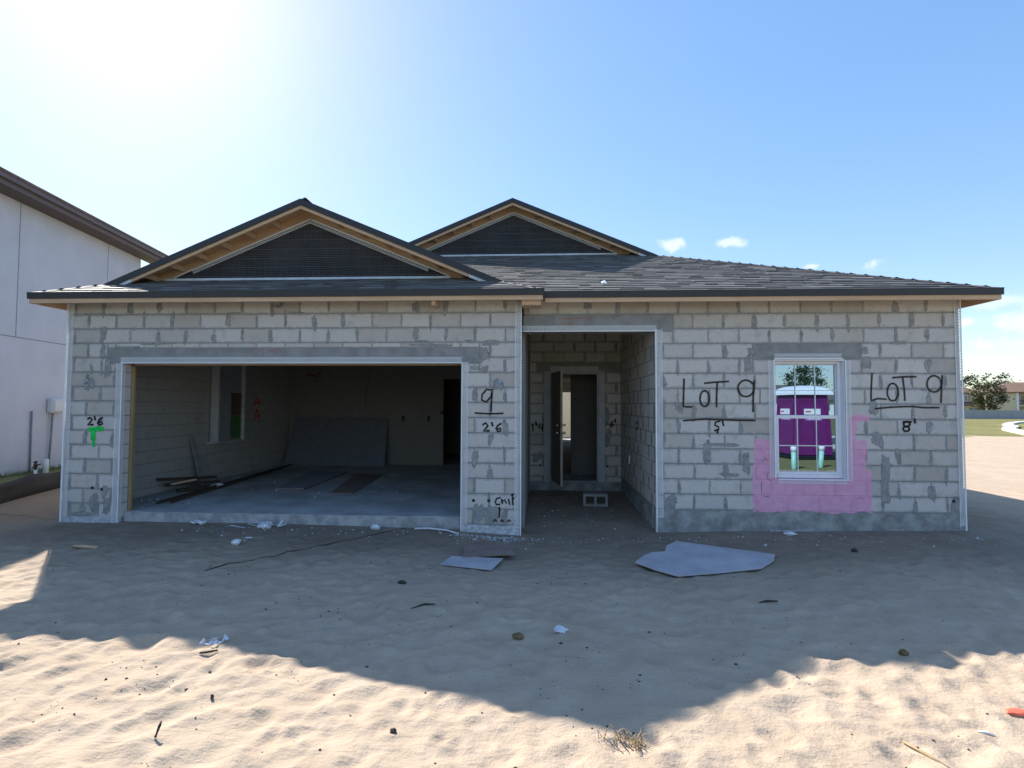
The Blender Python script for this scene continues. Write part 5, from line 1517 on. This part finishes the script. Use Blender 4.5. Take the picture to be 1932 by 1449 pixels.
for i, (x, y) in enumerate(((33, -84), (64, -86), (76, -80), (40, -98))):
    tree('shrub_tree', (x, y, -0.2), 4.2 + (i % 2), 1.9, 2.2, 'leaf_dark', 40 + i, ['round dark bush beside the reflected left house', 'round dark bush between the two reflected houses', 'taller dark bush beside the reflected right house', 'dark bush behind the reflected pine'][i], 'bushes across the street', 30, 26, 0.2)

# ------------------------------------------------------------------ things lying about
def plate_thing(name, pts, th, mat, label, cat, z=None, tilt=None, edge=None, group=None, rough=0.0):
    cx = sum(p[0] for p in pts) / len(pts); cy = sum(p[1] for p in pts) / len(pts)
    hz = z if z is not None else max(gz(*p) for p in pts) + 0.004
    zs = [hz + (tilt(p[0] - cx, p[1] - cy) if tilt else 0.0) for p in pts]
    mb = MB().prism([(p[0] - cx, p[1] - cy, zz - hz) for p, zz in zip(pts, zs)], (0, 0, th))
    o = mb.build(name, M[mat], bevel=0.0015, loc=(cx, cy, hz), label=label, cat=cat, group=group)
    if edge:
        e = MB()
        for i in range(len(pts)):
            a, b = pts[i], pts[(i + 1) % len(pts)]
            za, zb_ = zs[i] - hz, zs[(i + 1) % len(pts)] - hz
            A = Vector((a[0] - cx, a[1] - cy, za + 0.001)); B_ = Vector((b[0] - cx, b[1] - cy, zb_ + 0.001))
            n_ = (B_ - A).cross(Vector((0, 0, 1))).normalized() * 0.002
            e.prism([A + n_ * 0.2, B_ + n_ * 0.2, B_ + n_ * 0.2 + Vector((0, 0, th * 0.62)), A + n_ * 0.2 + Vector((0, 0, th * 0.62))], n_)
        e.build('board_edge', M[edge], o)
    return o


plate_thing('board_scrap', [(5.829, -1.277), (6.398, -1.167), (6.30, -0.80), (5.772, -0.775)], 0.012, 'board_brown', 'brown gypsum board scrap lying in front of the garage pier, over the white one', 'board', z=-0.140, tilt=lambda x, y: 0.02 * x)
plate_thing('board_scrap', [(5.625, -1.507), (5.703, -1.23), (6.27, -1.27), (6.181, -1.652)], 0.012, 'board_white', 'white gypsum board scrap with muddy stains in front of the garage pier', 'board', z=-0.155, tilt=lambda x, y: 0.01 * y)
bigp = [(7.672, -1.368), (7.80, -1.15), (7.923, -1.01), (8.074, -0.975), (8.147, -0.74), (8.311, -0.545), (8.8, -0.78), (9.265, -1.006), (9.16, -1.22), (8.927, -1.475), (8.45, -1.64), (8.018, -1.763), (7.84, -1.6)]
plate_thing('gypsum_sheet', bigp, 0.014, 'board_white', 'large pale gypsum sheet with broken corners lying on the sand before the porch', 'board', z=-0.138, tilt=lambda x, y: 0.022 * y + 0.006, edge='board_edge')

# loose two cell block on the porch floor
cb = MB()
for (a, b, c_, d_) in ((-0.2, 0.2, -0.1, -0.065), (-0.2, 0.2, 0.065, 0.1), (-0.2, -0.16, -0.065, 0.065), (-0.018, 0.018, -0.065, 0.065), (0.16, 0.2, -0.065, 0.065)):
    cb.box(a, b, 0.0, 0.19, c_ + 0.1, d_ + 0.1)
tag(cb.build('concrete_block', M['cmu'], loc=(7.58, 1.78, -0.15), rot=(0, 0, -0.05)), 'loose grey two cell concrete block lying on its side on the dark porch floor', 'concrete block')

def stick(pts, r, mat, name, label, cat, group=None):
    c = Vector(pts[0]); 
    return MB().tube([Vector(p) - c for p in pts], r, 6).build(name, M[mat], smooth=True, loc=tuple(c), label=label, cat=cat, group=group)


def crumple(name, loc, size, mat, label, cat, seed, flat=0.45, group=None, sub=2, amp=0.45):
    bm = bmesh.new(); bmesh.ops.create_icosphere(bm, subdivisions=sub, radius=1.0)
    for v in bm.verts:
        n = 1 + amp * mnoise.noise(v.co * 1.7 + Vector((seed * 3.1, seed, 0))) + amp * 0.6 * mnoise.noise(v.co * 4.1 + Vector((0, seed * 2.3, seed)))
        v.co = Vector((v.co.x * size[0] * n, v.co.y * size[1] * n, v.co.z * size[2] * n))
    me = bpy.data.meshes.new(name); bm.to_mesh(me); bm.free()
    me.materials.append(M[mat])
    o = bpy.data.objects.new(name, me); C.objects.link(o)
    o.location = loc
    return tag(o, label, cat, group)


def on(x, y, dz=0.0): return (x, y, gz(x, y) + dz)


crumple('stone', on(6.52, -3.23, 0.012), (0.045, 0.035, 0.022), 'rock_brown', 'small brown flat stone on the shaded sand near the crumpled paper', 'stone', 1, amp=0.2)
crumple('crumpled_paper', on(6.83, -3.078, 0.012), (0.042, 0.03, 0.022), 'paper', 'crumpled white paper scrap on the shaded sand in front of the porch', 'paper', 2, amp=0.7, sub=3)
crumple('stone', on(9.126, -3.283, 0.012), (0.03, 0.025, 0.025), 'rock_brown', 'small stone at the edge of the roof shadow on the right', 'stone', 3, amp=0.3)
crumple('dark_clod', on(10.222, -0.816, 0.01), (0.035, 0.03, 0.028), 'rock_dark', 'dark clod on the shaded sand below the pink painted window', 'clod', 4, amp=0.3)
crumple('dark_clod', on(5.40, -2.17, 0.008), (0.045, 0.02, 0.02), 'rock_dark', 'dark brown clod on the shaded sand left of the white board scrap', 'clod', 5, amp=0.4)
crumple('paper_cup', on(9.855, -0.06, 0.02), (0.075, 0.05, 0.025), 'paper', 'flattened white scrap at the foot of the street wall', 'scrap', 6, amp=0.4)
crumple('dark_clod', on(4.825, -4.092, 0.012), (0.010, 0.009, 0.014), 'rock_dark', 'dark clump standing up in the sunlit sand at lower left', 'clod', 7, amp=0.5)
crumple('dark_clod', on(5.936, -4.335, 0.008), (0.018, 0.016, 0.014), 'rock_dark', 'dark pebble on the sunlit sand at bottom centre', 'clod', 8, amp=0.3)
crumple('orange_plastic', on(9.27, -3.97, 0.008), (0.065, 0.03, 0.016), 'orange_cloth', 'orange plastic scrap half buried in the sunlit sand at far right', 'scrap', 9, amp=0.4)
crumple('gypsum_lump', on(3.119, -1.013, 0.02), (0.055, 0.045, 0.032), 'paper', 'white gypsum lump on the sand before the garage', 'lump', 12, amp=0.5)
crumple('gypsum_lump', on(3.10, -0.72, 0.01), (0.05, 0.02, 0.01), 'paper', 'small flat white chip behind the gypsum lump before the garage', 'lump', 13, amp=0.5)
crumple('gypsum_lump', on(4.47, -0.05, 0.03), (0.06, 0.04, 0.04), 'paper', 'white gypsum lump against the garage slab edge', 'lump', 14, amp=0.5)
crumple('dark_clod', on(12.9, -0.9, 0.01), (0.03, 0.03, 0.02), 'rock_dark', 'dark clod right of the house corner bead', 'clod', 15, amp=0.3)
# loop of clear plastic packaging
rb = MB(); n = 22
for i in range(n):
    t = 2 * math.pi * i / n
    wv = 0.028 + 0.012 * math.sin(3 * t)
    cx, cy = 0.08 * math.cos(t) + 0.024 * math.sin(2 * t), 0.045 * math.sin(t)
    rb.v += [(cx, cy, 0.004 + 0.01 * abs(math.sin(2.3 * t))), (cx * 0.72, cy * 0.72, wv + 0.012 * math.sin(5 * t))]
for i in range(n):
    if i == 3: continue
    k = (i + 1) % n; rb.f.append((2 * i, 2 * k, 2 * k + 1, 2 * i + 1))
o = rb.build('plastic_wrap', M['film_clear'], loc=on(4.43, -3.46, 0.004), rot=(0, 0, 0.5), fixn=False, label='curled clear plastic wrap on the sand at the edge of the shadow', cat='plastic wrap')
sd = o.modifiers.new('thickness', 'SOLIDIFY'); sd.thickness = 0.002
stick([on(4.42, -3.60, 0.01), on(4.46, -3.585, 0.014), on(4.52, -3.56, 0.01)], [0.006, 0.007, 0.005], 'rock_dark', 'stick', 'short dark stick beside the curled plastic wrap', 'stick', 'sticks on the sand')
stick([on(8.52, -2.43, 0.008), on(8.60, -2.39, 0.012), on(8.70, -2.37, 0.012)], [0.004, 0.010, 0.005], 'rock_dark', 'stick', 'dark forked stick on the shaded sand below the large gypsum sheet', 'stick', 'sticks on the sand')
stick([on(5.62, -2.72, 0.008), on(5.72, -2.66, 0.010), on(5.80, -2.62, 0.008)], [0.003, 0.008, 0.004], 'rock_dark', 'stick', 'thin dark stick on the shaded sand in the middle', 'stick', 'sticks on the sand')
stick([on(4.77, -4.46, 0.005), on(4.776, -4.44, 0.05), on(4.77, -4.42, 0.06)], [0.006, 0.008, 0.004], 'rock_dark', 'stick', 'upright dark twig in the sunlit sand at lower left', 'stick', 'sticks on the sand')
stick([on(8.50, -4.22, 0.006), on(8.53, -4.33, 0.008), on(8.58, -4.5, 0.006)], [0.004, 0.007, 0.004], 'dry_grass', 'straw', 'pale straw stalk on the sunlit sand at bottom right', 'straw')
stick([on(8.93, -4.13, 0.004), on(8.96, -4.145, 0.007), on(8.99, -4.165, 0.004)], [0.003, 0.007, 0.003], 'paper', 'shell_scrap', 'small white splinter on the sunlit sand near the orange scrap', 'scrap')
stick([on(1.35, -1.25, 0.014), on(1.50, -1.262, 0.02), on(1.66, -1.28, 0.014)], [0.016, 0.020, 0.014], 'pine', 'wood_scrap', 'short orange brown wood scrap on the shaded sand at left', 'wood scrap')
stick([on(-1.0, -0.05, 0.02), on(-0.5, -0.02, 0.03), on(-0.12, 0.02, 0.02)], [0.006, 0.007, 0.006], 'dry_grass', 'lath_strip', 'thin pale strip lying in front of the silt fence', 'strip')
# edge of buried black membrane crossing the sand before the garage
pts = [on(3.35 + (4.85 - 3.35) * t, -1.93 + 1.98 * t, 0.003 + 0.004 * math.sin(t * 25)) for t in np.linspace(0, 1, 22)]
stick(pts, [0.002 + 0.006 * abs(math.sin(i * 0.9 + 1)) for i in range(22)], 'old_wood', 'membrane_edge', 'dark edge of buried sheeting crossing the sand in front of the garage', 'sheeting')
stick([on(5.0, -0.04, 0.02), on(5.2, -0.06, 0.035), on(5.45, -0.12, 0.03), on(5.62, -0.2, 0.012)], [0.012, 0.014, 0.012, 0.008], 'paper', 'plastic_strip', 'white strip of plastic lying along the garage slab edge', 'strip')
# heap of torn white packaging at the slab edge
heap = empty('torn_packaging', on(2.93, -0.12, 0.0), 0, 'heap of torn white packaging at the foot of the garage slab', 'packaging')
heap.scale = (1.35, 1.3, 1.3)
rg = random.Random(5)
for i in range(11):
    a = rg.uniform(0, 6.28); l = rg.uniform(0.06, 0.17); x, y = rg.gauss(0, 0.09), rg.gauss(0, 0.05)
    b = Vector((x, y, 0.005 + rg.uniform(0, 0.03))); e = b + Vector((math.cos(a) * l, math.sin(a) * l * 0.6, rg.uniform(-0.01, 0.05)))
    MB().beam(b, e, rg.uniform(0.012, 0.04), 0.003).build('torn_strip', M['paper'], heap)
for i in range(3):
    me = bpy.data.meshes.new('torn_sheet'); bm = bmesh.new(); bmesh.ops.create_icosphere(bm, subdivisions=2, radius=1.0)
    for v_ in bm.verts:
        n_ = 1 + 0.6 * mnoise.noise(v_.co * 2.1 + Vector((i * 5.0, 1, 0))); v_.co = Vector((v_.co.x * 0.06 * n_, v_.co.y * 0.045 * n_, v_.co.z * 0.03 * n_))
    bm.to_mesh(me); bm.free(); me.materials.append(M['paper']); o = bpy.data.objects.new('torn_sheet', me); C.objects.link(o); o.parent = heap; o.location = (rg.uniform(-0.12, 0.1), rg.uniform(-0.05, 0.05), 0.02)
heap2 = empty('gypsum_rubble', on(2.0, -0.03, 0.0), 0, 'few pale rubble pieces at the slab edge near the left pier', 'rubble')
for i in range(5):
    MB().beam((rg.uniform(-0.1, 0.1), rg.uniform(-0.05, 0.05), 0.02), (rg.uniform(-0.12, 0.12), rg.uniform(-0.05, 0.05), 0.05), 0.05, 0.018).build('rubble_piece', M['paper'], heap2)
# tuft of dry grass
tf = MB()
for i in range(60):
    a = rg.uniform(0, 6.28); l = rg.uniform(0.03, 0.09); x, y = 7.155 + rg.gauss(0, 0.02), -4.342 + rg.gauss(0, 0.02)
    if rg.random() < 0.4: x -= rg.uniform(0.0, 0.16); y += rg.uniform(0.0, 0.04)
    z = gz(x, y); b = Vector((x - 7.155, y + 4.342, z - 0.005)); t = b + Vector((math.cos(a) * l, math.sin(a) * l, rg.uniform(0.0, 0.06)))
    s_ = Vector((-math.sin(a), math.cos(a), 0)) * 0.0025
    mid = (b + t) / 2 + Vector((0, 0, 0.02))
    tf.quad(b - s_, b + s_, mid + s_, mid - s_); tf.quad(mid - s_, mid + s_, t)
tag(tf.build('dry_grass_tuft', M['dry_grass'], loc=(7.155, -4.342, 0), fixn=False), 'tuft of dry roots and grass on the sand at the tip of the roof shadow', 'grass tuft')
# crumbs, pebbles and bark bits: nobody could count them
cr = MB()
def crumb(x, y, s):
    z = gz(x, y); b = cr.base(); k = [rg.uniform(0.6, 1.3) for _ in range(6)]
    cr.v += [(x + s * k[0], y, z + s * 0.25), (x, y + s * k[1], z + s * 0.2), (x - s * k[2], y, z + s * 0.25), (x, y - s * k[3], z + s * 0.2), (x + s * 0.2, y, z + s * 0.9 * k[4]), (x, y, z - s * 0.5)]
    for a_, b_ in ((0, 1), (1, 2), (2, 3), (3, 0)):
        cr.f.append((b + a_, b + b_, b + 4)); cr.f.append((b + b_, b + a_, b + 5))
for i in range(700):
    crumb(rg.uniform(-0.8, 13.8), rg.uniform(-5.3, -0.2), abs(rg.gauss(0.0025, 0.003)) + 0.0015)
for i in range(60):
    cx, cy = rg.uniform(1.5, 12), rg.uniform(-4.9, -1.0)
    for k_ in range(rg.randrange(4, 12)): crumb(cx + rg.gauss(0, 0.12), cy + rg.gauss(0, 0.07), abs(rg.gauss(0.003, 0.003)) + 0.0015)
tag(cr.build('pebbles', M['rock_dark'], fixn=False), 'scattered dark crumbs and bark bits over the sand', 'pebbles', kind='stuff')
cr = MB()
for i in range(420):
    if rg.random() < 0.45: x, y = rg.gauss(6.1, 0.28), -0.16 - abs(rg.gauss(0, 0.12))
    else: x, y = rg.uniform(2.0, 12.4), -0.1 - abs(rg.gauss(0, 0.25)) + (SB if False else 0)
    crumb(x, y, abs(rg.gauss(0.006, 0.006)) + 0.003)
for i in range(60): crumb(rg.uniform(6.6, 8.1), rg.uniform(0.3, 3.0), abs(rg.gauss(0.006, 0.004)) + 0.003)
tag(cr.build('mortar_crumbs', M['gypsum_dust'], fixn=False), 'pale mortar crumbs along the foot of the block walls', 'crumbs', kind='stuff')

tag(MB().box(3.0, 12.5, 21.0, 21.2, -0.5, 2.6).build('rear_wall', M['cream_wall'], bevel=0.01), 'cream yard wall behind the house, seen through the open front door', 'wall')

# ------------------------------------------------------------------ inside the garage
lean = MB().hexa([(0.28, 5.72, 0.0), (2.84, 5.72, 0.0), (2.84, 5.735, 0.0), (0.28, 5.735, 0.0), (0.40, 6.105, 1.19), (2.80, 6.105, 1.19), (2.80, 6.12, 1.19), (0.40, 6.12, 1.19)])
tag(lean.build('leaning_board', M['board_grey'], bevel=0.002), 'large grey board leaning against the back wall of the garage', 'board')
plate_thing('floor_sheet', [(1.997, 2.06), (2.48, 2.11), (2.36, 4.49), (1.52, 4.58)], 0.024, 'sheet_grey', 'long grey sheet lying flat on the garage floor', 'board', z=0.002, edge='board_edge')
plate_thing('floor_sheet', [(3.094, 1.77), (3.482, 1.80), (3.275, 4.15), (2.672, 4.19)], 0.012, 'board_brown', 'long brown board lying flat on the garage floor, right of the grey sheet', 'board', z=0.002)
for (a, b, lb) in (((0.911, 0.62, 0.03), (0.55, 5.62, 0.03), 'long dark steel angle on the garage floor, nearer the side wall'), ((1.06, 0.69, 0.03), (0.66, 4.95, 0.03), 'long dark steel angle on the garage floor, beside the other one')):
    c = Vector(a); o = MB().beam((0, 0, 0), Vector(b) - c, 0.035, 0.035).build('steel_angle', M['old_wood'], loc=tuple(c), bevel=0.004, label=lb, cat='steel angle', group='steel angles on the garage floor')
for (a, b, w_, h_, lb, mat) in (((0.36, 1.55, 0.14), (0.62, 2.6, 0.06), 0.09, 0.04, 'dark scrap board propped across the pile by the garage side wall', 'old_wood'), ((0.30, 1.45, 0.25), (0.45, 2.75, 0.12), 0.09, 0.04, 'dark scrap board lying highest on the pile by the garage side wall', 'old_wood'),
                                ((0.45, 1.70, 0.03), (0.75, 2.05, 0.03), 0.10, 0.04, 'dark short board at the bottom of the pile by the garage side wall', 'old_wood'), ((0.40, 1.60, 0.15), (0.62, 1.95, 0.19), 0.03, 0.03, 'thin pale stick on the pile by the garage side wall', 'pine')):
    c = Vector(a); MB().beam((0, 0, 0), Vector(b) - c, w_, h_).build('scrap_board', M[mat], loc=tuple(c), bevel=0.003, label=lb, cat='board', group='scrap boards in the garage')
MB().beam((0, 0, 0), Vector((-0.19, -0.08, 0.92)), 0.10, 0.03, up=(1, 0, 0)).build('leaning_plank', M['lintel'], loc=(0.42, 2.43, 0.0), bevel=0.003, label='narrow grey plank leaning on the block side wall of the garage', cat='plank')
crumple('floor_trash', (0.78, 2.3, 0.03), (0.09, 0.06, 0.03), 'paper', 'crumpled white litter on the garage floor beside the steel angles', 'litter', 31, amp=0.6, sub=3)
cr = MB()
for i in range(70):
    x, y, s = rg.uniform(0.4, 4.5), rg.uniform(0.15, 3.5), abs(rg.gauss(0.006, 0.006)) + 0.003
    if rg.random() < 0.5: x = 0.35 + abs(rg.gauss(0, 0.35)); y = rg.uniform(0.3, 2.6)
    b = cr.base(); cr.v += [(x + s, y, 0.001), (x, y + s, 0.001), (x - s, y, 0.001), (x, y - s, 0.001), (x, y, s)]
    cr.f += [(b, b + 1, b + 4), (b + 1, b + 2, b + 4), (b + 2, b + 3, b + 4), (b + 3, b, b + 4)]
tag(cr.build('floor_crumbs', M['paper'], fixn=False), 'white crumbs scattered over the garage slab', 'crumbs', kind='stuff')
print('blocks', NBLOCK)
